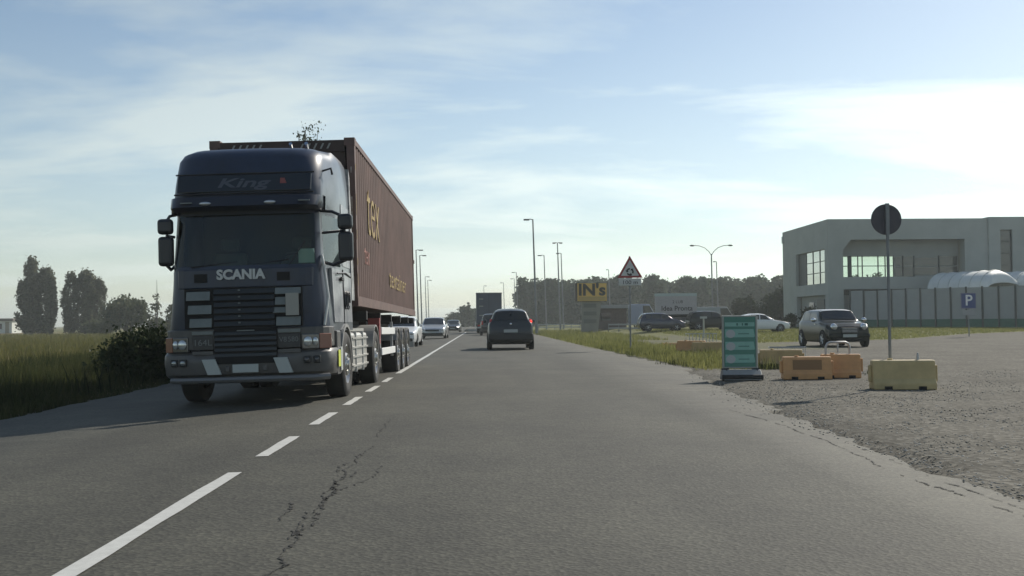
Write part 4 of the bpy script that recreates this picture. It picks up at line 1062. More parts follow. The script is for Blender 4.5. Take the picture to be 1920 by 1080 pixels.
# pale van and low sheds of the car park
def van_box(name, label, cat, loc, size, m, rz=0, cabc=None):
    t = thing(name, label, cat, (loc[0], loc[1], gzp(loc[0], loc[1])), (0, 0, R(rz)))
    Lx, Ly, H_ = size
    MB().prism_y([(-Lx/2, 0.35), (Lx/2, 0.35), (Lx/2, H_*0.5), (Lx/2-0.45, H_*0.56), (Lx/2-0.95, H_), (-Lx/2+0.08, H_), (-Lx/2, H_-0.15)], 0, Ly).build('body', m, t, bevel=0.05)
    MB().prism_y([(Lx/2-0.52, H_*0.6), (Lx/2-0.95, H_*0.93), (Lx/2-1.55, H_*0.93), (Lx/2-1.55, H_*0.6)], -0.01, 0.02).build('side_window', M_GLASS, t)
    ty, ri = wheel_meshes(0.33, 0.2, 'v', truck_rim=False, n=18)
    for xx in (-Lx/2+0.8, Lx/2-0.85):
        w_ = bpy.data.objects.new('wheel', ty.data); col.objects.link(w_); w_.parent = t; w_.location = (xx, 0.08, 0.33); w_.rotation_euler = (0, 0, R(-90))
        w_ = bpy.data.objects.new('wheel', ty.data); col.objects.link(w_); w_.parent = t; w_.location = (xx, Ly-0.08, 0.33); w_.rotation_euler = (0, 0, R(90))
    drop(ty, ri)
    return t
van_box('parked_van', 'pale blue van parked left of the billboard', 'van', (15.3, 100), (2.7, 1.8, 2.3), mat('pale_blue_van', (0.28, 0.32, 0.42), 0.4, coat=0.3, var=0.05))
van_box('parked_van', 'white van parked right of the billboard behind the notice board', 'van', (20.3, 93), (4.2, 1.8, 1.9), mat('dull_white_van', (0.34, 0.36, 0.36), 0.5))
sh = thing('market_shed', 'low brown shed behind the yellow shop sign', 'shed', (12.6, 108, gzp(12.6, 108)))
MB().box(-2.0, 2.0, 0, 3, 0, 2.2).build('wall', mat('shed_brown', (0.12, 0.09, 0.08), 0.8, var=0.2), sh)
MB().prism_x([(-0.3, 2.15), (3.3, 2.15), (3.3, 2.3), (-0.3, 2.5)], -2.3, 2.3).build('roof', mat('shed_roof', (0.3, 0.3, 0.3), 0.7), sh)
MB().box(-0.6, 0.4, -0.03, 0.02, 0.9, 1.7).build('window', M_GLASS, sh)

# ------------------------------------------------------------------ plastic road barriers
M_JORANGE = mat('orange_barrier_plastic', (0.56, 0.30, 0.125), 0.55, var=0.12, vscale=5)
M_JPALE = mat('faded_yellow_barrier_plastic', (0.50, 0.385, 0.185), 0.6, var=0.15, vscale=4)
M_JTAN = mat('sun_bleached_barrier_plastic', (0.50, 0.35, 0.155), 0.6, var=0.15, vscale=4)
def barrier(label, x, y, rz, m, Lx=0.9, H_=0.42, D=0.32, panel=None, weeds=True):
    t = thing('road_barrier', label, 'road barrier', (x, y, float(ground_z(x, y))), (0, 0, R(rz)), 'plastic barriers along the lot edge')
    prof = [(-D/2, 0), (-D/2, 0.10), (-D*0.34, 0.17), (-D*0.26, H_-0.03), (-D*0.2, H_), (D*0.2, H_), (D*0.26, H_-0.03), (D*0.34, 0.17), (D/2, 0.10), (D/2, 0)]
    mb = MB().prism_x(prof, -Lx/2, Lx/2)
    mb.build('body', m, t, bevel=0.02, seg=3)
    for sx in (-0.27, 0.27):
        MB().box(sx*Lx-0.06, sx*Lx+0.06, -D/2-0.004, D/2+0.004, -0.002, 0.055).build('fork_slot', M_DARK, t)
    MB().tube([(-Lx*0.2, 0, H_-0.01), (-Lx*0.2, 0, H_+0.025)], 0.04, 10).build('filler_cap', m, t, smooth=True)
    for sx in (-1, 1): MB().box(*sorted((sx*Lx/2, sx*(Lx/2+0.045))), -0.05, 0.05, 0.12, H_-0.08).build('coupling', m, t, bevel=0.01)
    if panel:
        MB().add([(-Lx*0.3, -D*0.345, 0.18), (Lx*0.3, -D*0.345, 0.18), (Lx*0.3, -D*0.285, H_-0.06), (-Lx*0.3, -D*0.285, H_-0.06)], [(0, 1, 2, 3)]).build('recessed_panel', panel, t)
    return t
barrier('faded yellow barrier nearest the camera, standing beside the round sign pole', 6.62, 16.7, -9, M_JPALE, 0.95, 0.46, 0.40)
barrier('orange barrier with a recessed front panel right of the green notice board', 6.02, 19.75, -7, M_JORANGE, 0.88, 0.42, 0.34, panel=mat('barrier_panel_dark', (0.24, 0.13, 0.055), 0.6))
barrier('orange barrier carrying a steel hoop, butted against the panelled one', 6.78, 20.1, -12, M_JORANGE, 0.72, 0.45, 0.34)
barrier('bleached tan barrier just behind the notice board, right of it', 6.85, 24.4, -14, M_JTAN, 0.95, 0.42, 0.34)
barrier('tan barrier peeking out left of the notice board', 6.85, 32.3, -16, M_JTAN, 0.95, 0.45, 0.34)
barrier('pale orange barrier left of the tan one, on the weedy strip', 7.1, 36.2, -20, M_JORANGE, 0.95, 0.42, 0.34)
barrier('small orange barrier farthest along the verge towards the triangle sign', 7.2, 41.0, -10, M_JORANGE, 0.6, 0.25, 0.34)
hp = thing('steel_hoop', 'bent galvanised steel hoop rail standing on the orange barrier', 'hoop rail', (6.74, 20.12, 0.41))
mb = MB().tube([(-0.23, 0, 0), (-0.23, 0, 0.16), (-0.20, 0, 0.225), (-0.14, 0, 0.25), (0.14, 0, 0.25), (0.20, 0, 0.225), (0.23, 0, 0.16), (0.23, 0, 0)], 0.022, 10)
mb.build('hoop', M_STEEL, hp, smooth=True)
MB().tube([(0.0, 0, 0.05), (0.0, 0, 0.245)], 0.018, 8).build('middle_bar', M_STEEL, hp, smooth=True)
st = thing('short_post', 'short grey stub post standing on the nearest yellow barrier', 'post', (6.85, 16.66, 0.42))
MB().tube([(0, 0, 0), (0, 0, 0.14)], [0.03, 0.012], 8).build('stub', M_STEEL, st, smooth=True)
MB().tube([(0, 0, -0.005), (0, 0, 0.02)], 0.05, 10).build('base_plate', M_STEEL, st)

# crate of wire by the compact car
cg = thing('wire_cage', 'small rusty wire cage on the gravel left of the compact car', 'cage', (7.95, 27.6, -0.03), (0, 0, R(-10)))
for k in range(9):
    x = -0.45 + k*0.11
    MB().tube([(x, 0, 0), (x, 0, 0.42)], 0.008, 5).build('wire', M_STEEL, cg); MB().tube([(x, 0.45, 0), (x, 0.45, 0.38)], 0.008, 5).build('wire', M_STEEL, cg)
for yy in (0, 0.45):
    for z in (0.05, 0.4): MB().tube([(-0.47, yy, z), (0.45, yy, z)], 0.012, 5).build('rail', M_STEEL, cg)
for x in (-0.47, 0.45):
    for z in (0.05, 0.4): MB().tube([(x, 0, z), (x, 0.45, z)], 0.012, 5).build('rail', M_STEEL, cg)

dup(cg, (9.55, 46, -0.03), (0, 0, R(4)), 'small wire cage behind the tan barrier, left of the notice board', None, 1.35)
# ------------------------------------------------------------------ green notice board on a rubber base
nb = thing('notice_board', 'green striped notice board in a grey frame on a rubber foot', 'notice board', (4.72, 19.5, 0.0), (0, 0, R(-2)))
M_TEAL = mat('board_teal', (0.06, 0.21, 0.165), 0.4, var=0.06)
M_TEALL = mat('board_teal_light', (0.21, 0.43, 0.37), 0.4, var=0.08, vscale=6)
M_FRAMEG = mat('board_frame', (0.34, 0.36, 0.33), 0.5, 0.3)
bd = MB().box(-0.285, 0.285, -0.01, 0.02, 0.24, 1.155).build('board_panel', M_TEAL, nb)
for x in (-0.325, 0.29): MB().tube([(x+0.0175, 0.005, 0.14), (x+0.0175, 0.005, 1.17)], 0.022, 8).build('frame_post', M_FRAMEG, nb, smooth=True)
for z in (0.225, 1.165): MB().tube([(-0.31, 0.005, z), (0.31, 0.005, z)], 0.015, 8).build('frame_rail', M_FRAMEG, nb, smooth=True)
MB().box(-0.27, 0.27, -0.014, -0.0105, 0.98, 1.055).build('header_band', M_TEALL, nb)
mb = MB()
for x, w_ in ((-0.06, 0.025), (0.04, 0.02), (0.09, 0.06)): mb.box(x, x+w_, -0.0165, -0.0145, 0.995, 1.04)
mb.build('header_print', mat('board_print', (0.03, 0.12, 0.10), 0.5), nb)
for k, z in enumerate((0.78, 0.55, 0.315)):
    mb = MB().prism_y([(-0.27, z), (0.26, z), (0.275, z+0.02), (0.25, z+0.15), (-0.27, z+0.15)], -0.014, -0.0105)
    rw = mb.build('row_panel', M_TEALL, nb)
    mb = MB().prism_y([(-0.17+0.085*math.cos(a), z+0.065+0.075*math.sin(a)) for a in np.linspace(0, 2*math.pi, 21)[:-1]], -0.018, -0.0145)
    mb.build('row_emblem', mat('emblem_grey', (0.42, 0.45, 0.45), 0.5), rw)
    MB().box(-0.03, 0.17, -0.0165, -0.0145, z+0.055, z+0.075).build('row_print', mat('board_print_soft', (0.08, 0.22, 0.18), 0.5), rw)
MB().prism_x([(-0.21, 0.0), (0.21, 0.0), (0.19, 0.07), (0.06, 0.19), (-0.06, 0.19), (-0.19, 0.08)], -0.34, 0.37).build('base_foot', mat('foot_grey', (0.28, 0.29, 0.29), 0.7, var=0.1), nb, bevel=0.02)
MB().tube([(-0.36, -0.16, 0.05), (0.38, -0.16, 0.05)], 0.055, 10).build('rubber_skirt', M_TYRE, nb, smooth=True)
for x in (-0.28, 0.28):
    MB().tube([(x-0.07, -0.02, 0.20), (x+0.07, -0.02, 0.205)], 0.016, 6).tube([(x+0.02, -0.03, 0.2), (x+0.02, -0.14, 0.1)], 0.016, 6).build('clamp', M_BLACK, nb)

# ------------------------------------------------------------------ signs
def pole(parent, x, y, z0, z1, r_, m=M_POLE, lean=0.0, name='pole', n=12):
    return MB().tube([(x, y, z0), (x+lean*(z1-z0), y, z1)], r_, n).build(name, m, parent, smooth=True)
rs = thing('round_sign', 'round road sign seen from its dark back on a thin grey pole', 'road sign', (6.53, 16.95, -0.03))
pole(rs, 0, 0.02, 0, 2.95, 0.024)
M_SIGNBACK = mat('sign_back_dark', (0.09, 0.085, 0.095), 0.55, 0.4, var=0.1)
MB().lathe_x([(-0.006, 0.001), (-0.006, 0.245), (0.006, 0.25), (0.012, 0.245), (0.012, 0.001)], 0, 0, 0, 40).build('sign_plate', M_SIGNBACK, rs, smooth=True)
d = rs.children[-1]; d.rotation_euler = (0, 0, R(90)); d.location = (0, 0.06, 2.73)
MB().box(-0.028, 0.028, -0.005, 0.045, 2.48, 2.985).build('back_channel', M_POLE, rs)

ts = thing('triangle_sign', 'red bordered roundabout warning triangle with a white plate on a grey pole', 'road sign', (5.6, 40.3, 0.0))
pole(ts, 0, 0.05, -0.05, 3.55, 0.032)
M_SRED = mat('sign_red', (0.30, 0.035, 0.04), 0.5, var=0.1)
M_SWHITE = mat('sign_white', (0.55, 0.56, 0.54), 0.5, var=0.08)
def tri(r_, cz=3.01): return [(r_*math.cos(R(a)), cz + r_*math.sin(R(a))) for a in (210, 330, 90)]
MB().prism_y(tri(0.56), -0.01, 0.01).build('sign_plate', M_SRED, ts, bevel=0.02)
MB().prism_y(tri(0.40), -0.014, -0.0105).build('sign_face', M_SWHITE, ts)
for k in range(3):
    a0 = 90 + 120*k
    mb = MB(); rr = 0.115
    for j in range(6):
        aa, ab = R(a0+12*j), R(a0+12*(j+1))
        mb.prism_y([(math.cos(aa)*(rr-0.03), 2.96+math.sin(aa)*(rr-0.03)), (math.cos(aa)*(rr+0.03), 2.96+math.sin(aa)*(rr+0.03)), (math.cos(ab)*(rr+0.03), 2.96+math.sin(ab)*(rr+0.03)), (math.cos(ab)*(rr-0.03), 2.96+math.sin(ab)*(rr-0.03))], -0.018, -0.0145)
    ae = R(a0+72); af = R(a0+104)
    mb.prism_y([(math.cos(ae)*(rr-0.07), 2.96+math.sin(ae)*(rr-0.07)), (math.cos(ae)*(rr+0.07), 2.96+math.sin(ae)*(rr+0.07)), (math.cos(af)*rr, 2.96+math.sin(af)*rr)], -0.018, -0.0145)
    mb.build('arrow', M_BLACK, ts)
MB().box(-0.43, 0.43, -0.01, 0.01, 2.44, 2.71).build('distance_plate', M_SWHITE, ts, bevel=0.01)
text('distance_lettering', '100 m', 0.2, M_BLACK, ts, (0, -0.013, 2.555), depth=0.002, sx=1.2)

ins = thing('shop_sign', 'yellow shop sign box with dark letters on a tapered grey pylon', 'sign', (9.7, 95, gzp(9.5, 95)))
M_SYEL = mat('sign_yellow', (0.72, 0.46, 0.11), 0.5, var=0.05)
M_SYEL2 = mat('sign_yellow_dull', (0.45, 0.31, 0.10), 0.5)
MB().box(-1.45, 1.38, -0.3, 0.3, 2.85, 4.5).build('sign_box', mat('sign_box_dark', (0.06, 0.045, 0.03), 0.5), ins, bevel=0.02)
MB().box(-1.25, 1.35, -0.34, -0.305, 2.88, 4.46).build('sign_face', M_SYEL, ins)
MB().box(-1.18, 1.28, -0.36, -0.345, 2.92, 3.28).build('sign_strip', M_SYEL2, ins)
text('sign_lettering', "IN's", 1.42, mat('sign_letter_dark', (0.025, 0.02, 0.015), 0.5), ins, (0.03, -0.36, 3.83), depth=0.01, sx=1.08, bold=0.05)
MB().hexa([(-0.95, -0.12, 0), (0.55, -0.12, 0), (0.55, 0.12, 0), (-0.95, 0.12, 0)], [(-0.85, -0.1, 2.85), (0.9, -0.1, 2.85), (0.9, 0.1, 2.85), (-0.85, 0.1, 2.85)]).build('pylon', mat('pylon_grey', (0.26, 0.25, 0.21), 0.7, var=0.1, vscale=2), ins)
for z in (0.9, 1.6, 2.3): MB().box(-0.7, 0.45, -0.14, -0.118, z, z+0.35).build('pylon_panel', mat('pylon_panel_dark', (0.15, 0.15, 0.13), 0.6), ins)

bb = thing('billboard', 'weathered white billboard on two posts behind the dark blue parked car', 'billboard', (15.65, 86, gzp(15.6, 86)))
MB().box(-1.7, 1.7, -0.04, 0.04, 1.25, 2.72).build('board_panel', mat('billboard_white', (0.42, 0.39, 0.385), 0.7, var=0.06), bb)
MB().box(-1.72, 1.72, -0.06, 0.06, 2.72, 2.95).build('top_band', mat('billboard_top', (0.42, 0.48, 0.46), 0.6), bb)
MB().box(-1.55, 1.5, -0.05, 0.05, 1.02, 1.24).build('bottom_band', M_DARK, bb)
for x in (-1.2, 1.55): pole(bb, x, 0.1, 0, 2.7, 0.05)
text('billboard_lettering', 'Idea Pronta', 0.55, mat('billboard_letters', (0.06, 0.05, 0.045), 0.6), bb, (0.08, -0.045, 1.72), depth=0.004, bold=0.01)
text('billboard_lettering', '2 LUB', 0.34, mat('billboard_letters', (0.06, 0.05, 0.045), 0.6), bb, (0.15, -0.045, 2.25), depth=0.004)

ps = thing('parking_sign', 'square blue parking sign with a white P on a thin post', 'road sign', (27.67, 60, gzp(27.67, 60)))
pole(ps, 0, 0.03, 0, 2.4, 0.03)
MB().box(-0.40, 0.40, -0.012, 0.01, 1.62, 2.44).build('sign_plate', mat('sign_blue', (0.03, 0.06, 0.19), 0.4), ps, bevel=0.01)
MB().box(-0.44, 0.44, 0.012, 0.03, 1.58, 2.48).build('sign_border', mat('sign_border_lilac', (0.2, 0.2, 0.26), 0.5), ps)
text('sign_letter', 'P', 0.86, M_WHITEP, ps, (0.0, -0.016, 2.03), depth=0.003, bold=0.012)
MB().box(-0.36, 0.36, -0.01, 0.01, 1.2, 1.5).build('info_plate', mat('info_plate_grey', (0.3, 0.31, 0.31), 0.5), ps)
# small white marker posts
for (x, y_, h_, lb) in [(22.2, 63, 0.9, 'low white marker post on the lawn left of the parking sign'), (12.9, 62, 1.15, 'short pale marker post in front of the dark blue parked car')]:
    mp_t = thing('marker_post', lb, 'post', (x, y_, gzp(x, y_)), group='marker posts on the grass')
    MB().tube([(0, 0, 0), (0, 0, h_)], 0.05, 8).build('post', mat('marker_pale', (0.42, 0.42, 0.36), 0.6), mp_t, smooth=True)
    MB().box(-0.2, 0.2, -0.03, 0.03, h_, h_+0.12).build('marker_cap', M_PLATE, mp_t)

# ------------------------------------------------------------------ street lamps
def street_lamp(label, x, y, z1, arm=-0.55, lean=-0.025, r_=0.085, heads=1):
    z0 = gzp(x, y) - 0.05 if x > 0 else -0.25
    t = thing('street_lamp', label, 'street lamp', (x, y, z0), group='street lamps along the road')
    H_ = z1 - z0
    MB().tube([(-lean*H_, 0, 0), (-lean*H_*0.5, 0, H_*0.5), (0, 0, H_)], [r_*1.25, r_, r_*0.7], 10).build('pole', M_POLE, t, smooth=True)
    MB().tube([(-lean*H_, 0, 0), (-lean*H_, 0, 0.9)], r_*1.6, 10).build('base_sleeve', M_POLE, t, smooth=True)
    for sd in ([1] if heads == 1 else [1, -1]):
        MB().tube([(0, 0, H_-0.03), (arm*0.5*sd, 0, H_+0.02), (arm*0.8*sd, 0, H_-0.02)], r_*0.45, 8).build('arm', M_POLE, t, smooth=True)
        MB().box(*sorted((arm*0.55*sd, arm*1.5*sd)), -0.12, 0.12, H_-0.11, H_+0.03).build('lamp_head', mat('lamp_head_grey', (0.12, 0.12, 0.12), 0.5), t, bevel=0.04)
    return t
street_lamp('tallest grey street lamp right of the road, nearest the hatchback', 4.55, 95, 10.25)
street_lamp('twin-headed grey street lamp standing left of the yellow shop sign', 9.0, 127, 10.5, -0.4, heads=2)
street_lamp('slim grey street lamp just right of the twin-headed one, a little farther', 10.76, 145, 10.4, -0.45)
street_lamp('grey street lamp between the tallest one and the twin-headed one', 8.72, 150, 10.45, -0.6)
street_lamp('distant street lamp left of the dark wood, taller of the close pair', 6.32, 198, 10.3)
street_lamp('distant street lamp left of the dark wood, shorter of the close pair', 6.78, 227, 10.3)
street_lamp('distant street lamp just right of the blue box lorry', 4.95, 250, 10.3)
street_lamp('tiny distant street lamp rising over the blue box lorry', 0.35, 270, 10.3, 0.5)
street_lamp('street lamp half hidden by the rear edge of the container', -8.36, 135, 10.3, 0.6)
street_lamp('street lamp beside the rear edge of the container, first clear of it', -8.53, 146, 10.3, 0.6)
street_lamp('thin distant street lamp behind the container, second from it', -11.46, 214, 10.3, 0.6)
street_lamp('thin distant street lamp behind the container, farthest from it', -11.86, 232, 10.3, 0.6)
street_lamp('grey street lamp peeking over the wood right of the double curved lamp', 33.14, 150, 9.4, -0.3)
street_lamp('short-looking far street lamp over the wood left of the triangle sign', 22.58, 190, 10.3, -0.3)
dl = thing('double_arm_lamp', 'car park lamp with two curved arms spreading over the wood', 'street lamp', (23.8, 110, gzp(23.8, 110)))
MB().tube([(0.06, 0, 0), (0, 0, 7.6)], [0.09, 0.06], 10).build('pole', M_POLE, dl, smooth=True)
for sd in (1, -1):
    pts = [(0, 0, 7.45), (sd*0.25, 0, 7.85), (sd*0.7, 0, 8.25), (sd*1.25, 0, 8.45), (sd*1.8, 0, 8.5)]
    MB().tube(pts, 0.035, 8).build('arm', M_POLE, dl, smooth=True)
    MB().ellipsoid((sd*2.0, 0, 8.48), (0.26, 0.13, 0.09)).build('lamp_head', mat('lamp_head_grey', (0.12, 0.12, 0.12), 0.5), dl, smooth=True)

# ------------------------------------------------------------------ haze
hz = MB().box(-1750, 1750, -200, 1900, -1.4, 16.0).build('haze', None)
tag(hz, kind='stuff')
mh = bpy.data.materials.new('pale_haze'); mh.use_nodes = True
mh.node_tree.nodes.clear()
ho = mh.node_tree.nodes.new('ShaderNodeOutputMaterial'); hv = mh.node_tree.nodes.new('ShaderNodeVolumePrincipled')
hv.inputs['Color'].default_value = (0.86, 0.92, 0.9, 1); hv.inputs['Density'].default_value = 0.00066; hv.inputs['Anisotropy'].default_value = 0.2
mh.node_tree.links.new(hv.outputs[0], ho.inputs['Volume'])
hz.data.materials.append(mh)

# ------------------------------------------------------------------ building on the right
BX, BY, BZ = 30.95, 95.0, 0.30
M_CONC = mat('pale_concrete', (0.37, 0.39, 0.36), 0.85, var=0.07, vscale=0.6)
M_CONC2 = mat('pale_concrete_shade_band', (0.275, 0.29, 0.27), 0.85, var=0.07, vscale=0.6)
M_PANE = mat('window_pane', (0.04, 0.05, 0.05), 0.03, spec=1.0)
M_SEEPANE = glass_mat('clear_office_glass', (0.72, 0.8, 0.74))
M_WFRAME = mat('window_frame_dark', (0.05, 0.06, 0.06), 0.5, 0.3)
bl = thing('office_building', 'pale concrete two storey office building with a recessed window band', 'building', (BX, BY, BZ))
RZ = 9.75       # roof height above its base
# local frame: x along the front, y depth. Facade lies on y=0, projecting frame to y=-0.6
MB().box(0.0, 1.35, -0.5, 0.5, 0, RZ).build('corner_pier', M_CONC, bl)
MB().box(1.35, 14.5, -0.5, 0.4, 7.9, RZ).build('roof_fascia', M_CONC, bl)
MB().box(1.35, 14.5, -0.5, 0.5, 3.45, 4.55).build('floor_band', M_CONC, bl)
MB().box(12.4, 14.5, -0.5, 0.5, 4.55, 7.9).build('end_pier', M_CONC, bl)
MB().prism_y([(1.35, 7.9), (1.35, 7.0), (2.1, 7.9)], -0.49, 0.38).build('chamfer_brace', M_CONC, bl)
# recessed wall behind the window band and panes
RB = 0.78
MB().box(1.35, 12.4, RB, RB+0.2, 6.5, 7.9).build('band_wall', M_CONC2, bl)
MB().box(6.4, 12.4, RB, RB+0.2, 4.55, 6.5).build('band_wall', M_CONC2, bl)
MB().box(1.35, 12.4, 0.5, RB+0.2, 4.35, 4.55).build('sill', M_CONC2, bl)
for x0, x1 in ((1.38, 2.2), (2.55, 3.1), (3.15, 3.5), (3.58, 4.95), (5.02, 5.6), (5.66, 6.36)):
    for z0, z1 in ((4.58, 5.55), (5.62, 6.47)):
        MB().box(x0, x1, RB+0.02, RB+0.05, z0, z1).build('pane', M_SEEPANE, bl)
for x in (2.2, 3.1, 3.5, 4.95, 5.6, 6.36): MB().box(x, x+0.07 if x != 2.2 else x+0.35, RB-0.02, RB+0.1, 4.55, 6.5).build('mullion', M_WFRAME, bl)
MB().box(1.38, 6.4, RB-0.03, RB+0.08, 5.55, 5.62).build('transom', M_WFRAME, bl)
for x0, x1 in ((8.3, 10.4),):
    for z0, z1 in ((4.75, 5.45), (5.6, 6.3)): MB().box(x0, x1, RB-0.03, RB, z0, z1).build('pane', M_PANE, bl)
for x0, x1 in ((6.5, 7.15), (7.32, 8.15), (10.65, 12.25)):
    for z0, z1 in ((4.6, 5.5), (5.58, 6.42)): MB().box(x0, x1, RB-0.03, RB-0.001, z0, z1).build('pane', M_PANE, bl)
for x in (7.2, 8.2, 10.5): MB().box(x, x+0.1, RB-0.1, RB-0.001, 4.55, 6.5).build('mullion', M_WFRAME, bl)
# lower storey recess: columns, dark doors and panels
LB = 0.72
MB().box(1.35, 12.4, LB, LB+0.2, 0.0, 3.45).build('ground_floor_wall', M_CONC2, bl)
MB().box(1.35, 8.4, LB-0.06, LB-0.01, 2.95, 3.43).build('door_header', M_WFRAME, bl)
for x in (2.9, 4.6, 6.3, 8.0): MB().box(x, x+0.16, LB-0.1, LB-0.02, 0, 3.0).build('door_post', M_WFRAME, bl)
for x in (3.1, 4.85, 6.5): MB().box(x, x+1.35, LB-0.05, LB-0.012, 0.1, 2.85).build('door_panel', M_PANE, bl)
MB().box(12.4, 14.5, -0.5, 0.5, 0, 3.45).build('ground_pier', M_CONC, bl)
# right-hand block, a little prouder, with the tall slit window
MB().box(14.51, 15.55, -0.7, 6, 0, RZ+0.1).build('side_block', M_CONC, bl)
MB().box(16.65, 40, -0.7, 6, 0, RZ+0.1).build('side_block', M_CONC, bl)
MB().box(15.55, 16.65, -0.7, 6, 8.7, RZ+0.1).build('slit_head', M_CONC, bl)
MB().box(15.55, 16.65, -0.7, 6, 0, 4.5).build('slit_sill', M_CONC, bl)
for k in range(4): MB().box(15.6, 16.6, -0.45, -0.42, 4.52+k*1.045, 4.52+k*1.045+0.98).build('pane', M_PANE, bl)
for k in range(1, 4): MB().box(15.55, 16.65, -0.5, -0.4, 4.45+k*1.045, 4.52+k*1.045).build('transom', M_WFRAME, bl)
for x in (15.55, 16.6): MB().box(x, x+0.05, -0.52, -0.4, 4.5, 8.7).build('window_frame', M_WFRAME, bl)
# left side wall (faces the road), with its corner window; wall along +y
M_MIRPANE = mat('sky_reflecting_pane', (0.72, 0.76, 0.72), 0.06, 0.92)
MB().box(0.0, 0.4, 9.3, 13.9, 0, RZ).build('side_wall', M_CONC, bl)
MB().box(0.0, 0.4, 0.5, 9.3, 7.15, RZ).build('side_wall', M_CONC, bl)
MB().box(0.0, 0.4, 0.5, 9.3, 3.0, 4.05).build('side_wall', M_CONC, bl)
MB().box(0.5, 0.6, 0.5, 9.3, 0.0, 3.0).build('side_recess', M_CONC2, bl)
MB().box(0.25, 0.3, 6.75, 9.3, 4.05, 7.15).build('side_dark_panel', M_WFRAME, bl)
for yk in range(3):
    for zk in range(3):
        MB().box(0.25, 0.28, 0.55+yk*2.06, 0.55+yk*2.06+1.98, 4.08+zk*1.03, 4.08+zk*1.03+0.97).build('pane', M_MIRPANE, bl)
for zk in (1, 2): MB().box(0.2, 0.3, 0.5, 6.75, 4.02+zk*1.03, 4.08+zk*1.03).build('transom', M_WFRAME, bl)
for yk in (1, 2, 3): MB().box(0.2, 0.3, 0.46+yk*2.06, 0.55+yk*2.06, 4.05, 7.15).build('mullion', M_WFRAME, bl)
MB().box(0.4, 0.45, 2.0, 4.2, 0, 2.6).build('side_door', M_WFRAME, bl)
MB().box(0.4, 0.45, 5.2, 6.6, 0.4, 2.4).build('pane', M_PANE, bl)
MB().box(0.42, 14.5, 13.5, 13.88, 0, 4.0).build('rear_wall', M_CONC, bl)
MB().box(0.42, 14.5, 13.5, 13.88, 7.2, RZ-0.36).build('rear_wall', M_CONC, bl)
MB().box(0.41, 14.5, 0.52, 13.87, RZ-0.35, RZ-0.02).build('roof', mat('roof_grey', (0.2, 0.2, 0.2), 0.9), bl)
MB().box(0.6, 14.5, RB+0.25, 13.4, 3.9, 4.02).build('upper_floor', mat('office_floor', (0.15, 0.15, 0.14), 0.9), bl)
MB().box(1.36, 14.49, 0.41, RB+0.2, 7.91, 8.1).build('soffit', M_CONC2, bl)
MB().box(-0.14, -0.002, 13.4, 13.75, 8.6, 9.3).build('wall_lamp', M_PLATE, bl)

# ------------------------------------------------------------------ fence of grey sheets with dark posts, green foot strip
fc = thing('sheet_fence', 'grey sheet fence with dark posts and a green foot strip before the office building', 'fence', (32.5, 93.4, 0.34), (0, 0, math.atan2(-11.6, 9.7+7)))
M_SHEET = mat('fence_sheet', (0.30, 0.315, 0.308), 0.75, var=0.06, vscale=1.2)
M_FGREEN = mat('fence_green', (0.035, 0.12, 0.085), 0.7, var=0.15)
fdir = Vector((42.2 - 32.5, 82 - 93.4, 0)); flen = fdir.length
fc.rotation_euler = (0, 0, math.atan2(fdir.y, fdir.x))
nP = 15; step = flen / 11.5
for k in range(nP):
    x0 = k*step
    MB().tube([(x0, -0.05, 0), (x0, -0.05, 3.3)], 0.075, 8).build('post', M_WFRAME, fc, smooth=True)
    MB().box(x0+0.05, x0+step-0.05, -0.012+random.uniform(-0.02, 0.02), 0.012+random.uniform(0.03, 0.04), 0.68, 3.22+random.uniform(-0.03, 0.03)).build('fence_panel', M_SHEET, fc)
    MB().box(x0+0.05, x0+step-0.05, -0.02, 0.02, 0.0, 0.675).build('foot_panel', M_FGREEN, fc)
# white arched covers behind the fence
M_TARP = mat('white_tarpaulin', (0.6, 0.63, 0.61), 0.5, var=0.06, vscale=1.5, bump=0.02, bscale=2)
def tunnel(label, loc, rz, Lx, r_, H_):
    t = thing('tunnel_tent', label, 'tunnel tent', loc, (0, 0, R(rz)), 'white tunnel covers behind the fence')
    V = []; F = []; na, nl = 14, 18
    for j in range(nl+1):
        x = -Lx + Lx*j/nl
        s_ = 1.0 if j < nl-2 else (0.93 if j == nl-2 else (0.72 if j == nl-1 else 0.3))
        s2 = 0.985 if j % 3 else 1.0
        for k in range(na+1):
            a = math.pi*k/na
            V.append((x - (0.25 if j == nl else 0), r_*math.cos(a), 0 + (H_-1.5)*1.0 + 1.5*math.sin(a)*s_*s2))
    for j in range(nl):
        for k in range(na): F.append((j*(na+1)+k, j*(na+1)+k+1, (j+1)*(na+1)+k+1, (j+1)*(na+1)+k))
    fast_mesh('cover', V, F, M_TARP, t, smooth=True)
    mb = MB().box(-Lx, 0, -r_, -r_+0.05, 0, H_-1.5).box(-Lx, 0, r_-0.05, r_, 0, H_-1.5)
    mb.build('side_curtain', M_TARP, t)
    for j in range(0, nl-1, 3):
        x = -Lx + Lx*j/nl
        MB().tube([(x, (r_+0.01)*math.cos(a), (H_-1.5) + 1.51*math.sin(a)) for a in np.linspace(0, math.pi, 13)], 0.03, 6).build('rib', M_PLATE, t, smooth=True)
    return t
tunnel('white arched tunnel cover rising behind the fence, the long left one', (43.2, 86.6, 0.4), -62, 6.2, 2.1, 4.65)
tunnel('white arched tunnel cover behind the fence at the right picture edge', (47.6, 86.8, 0.4), -62, 7.5, 2.1, 4.65)

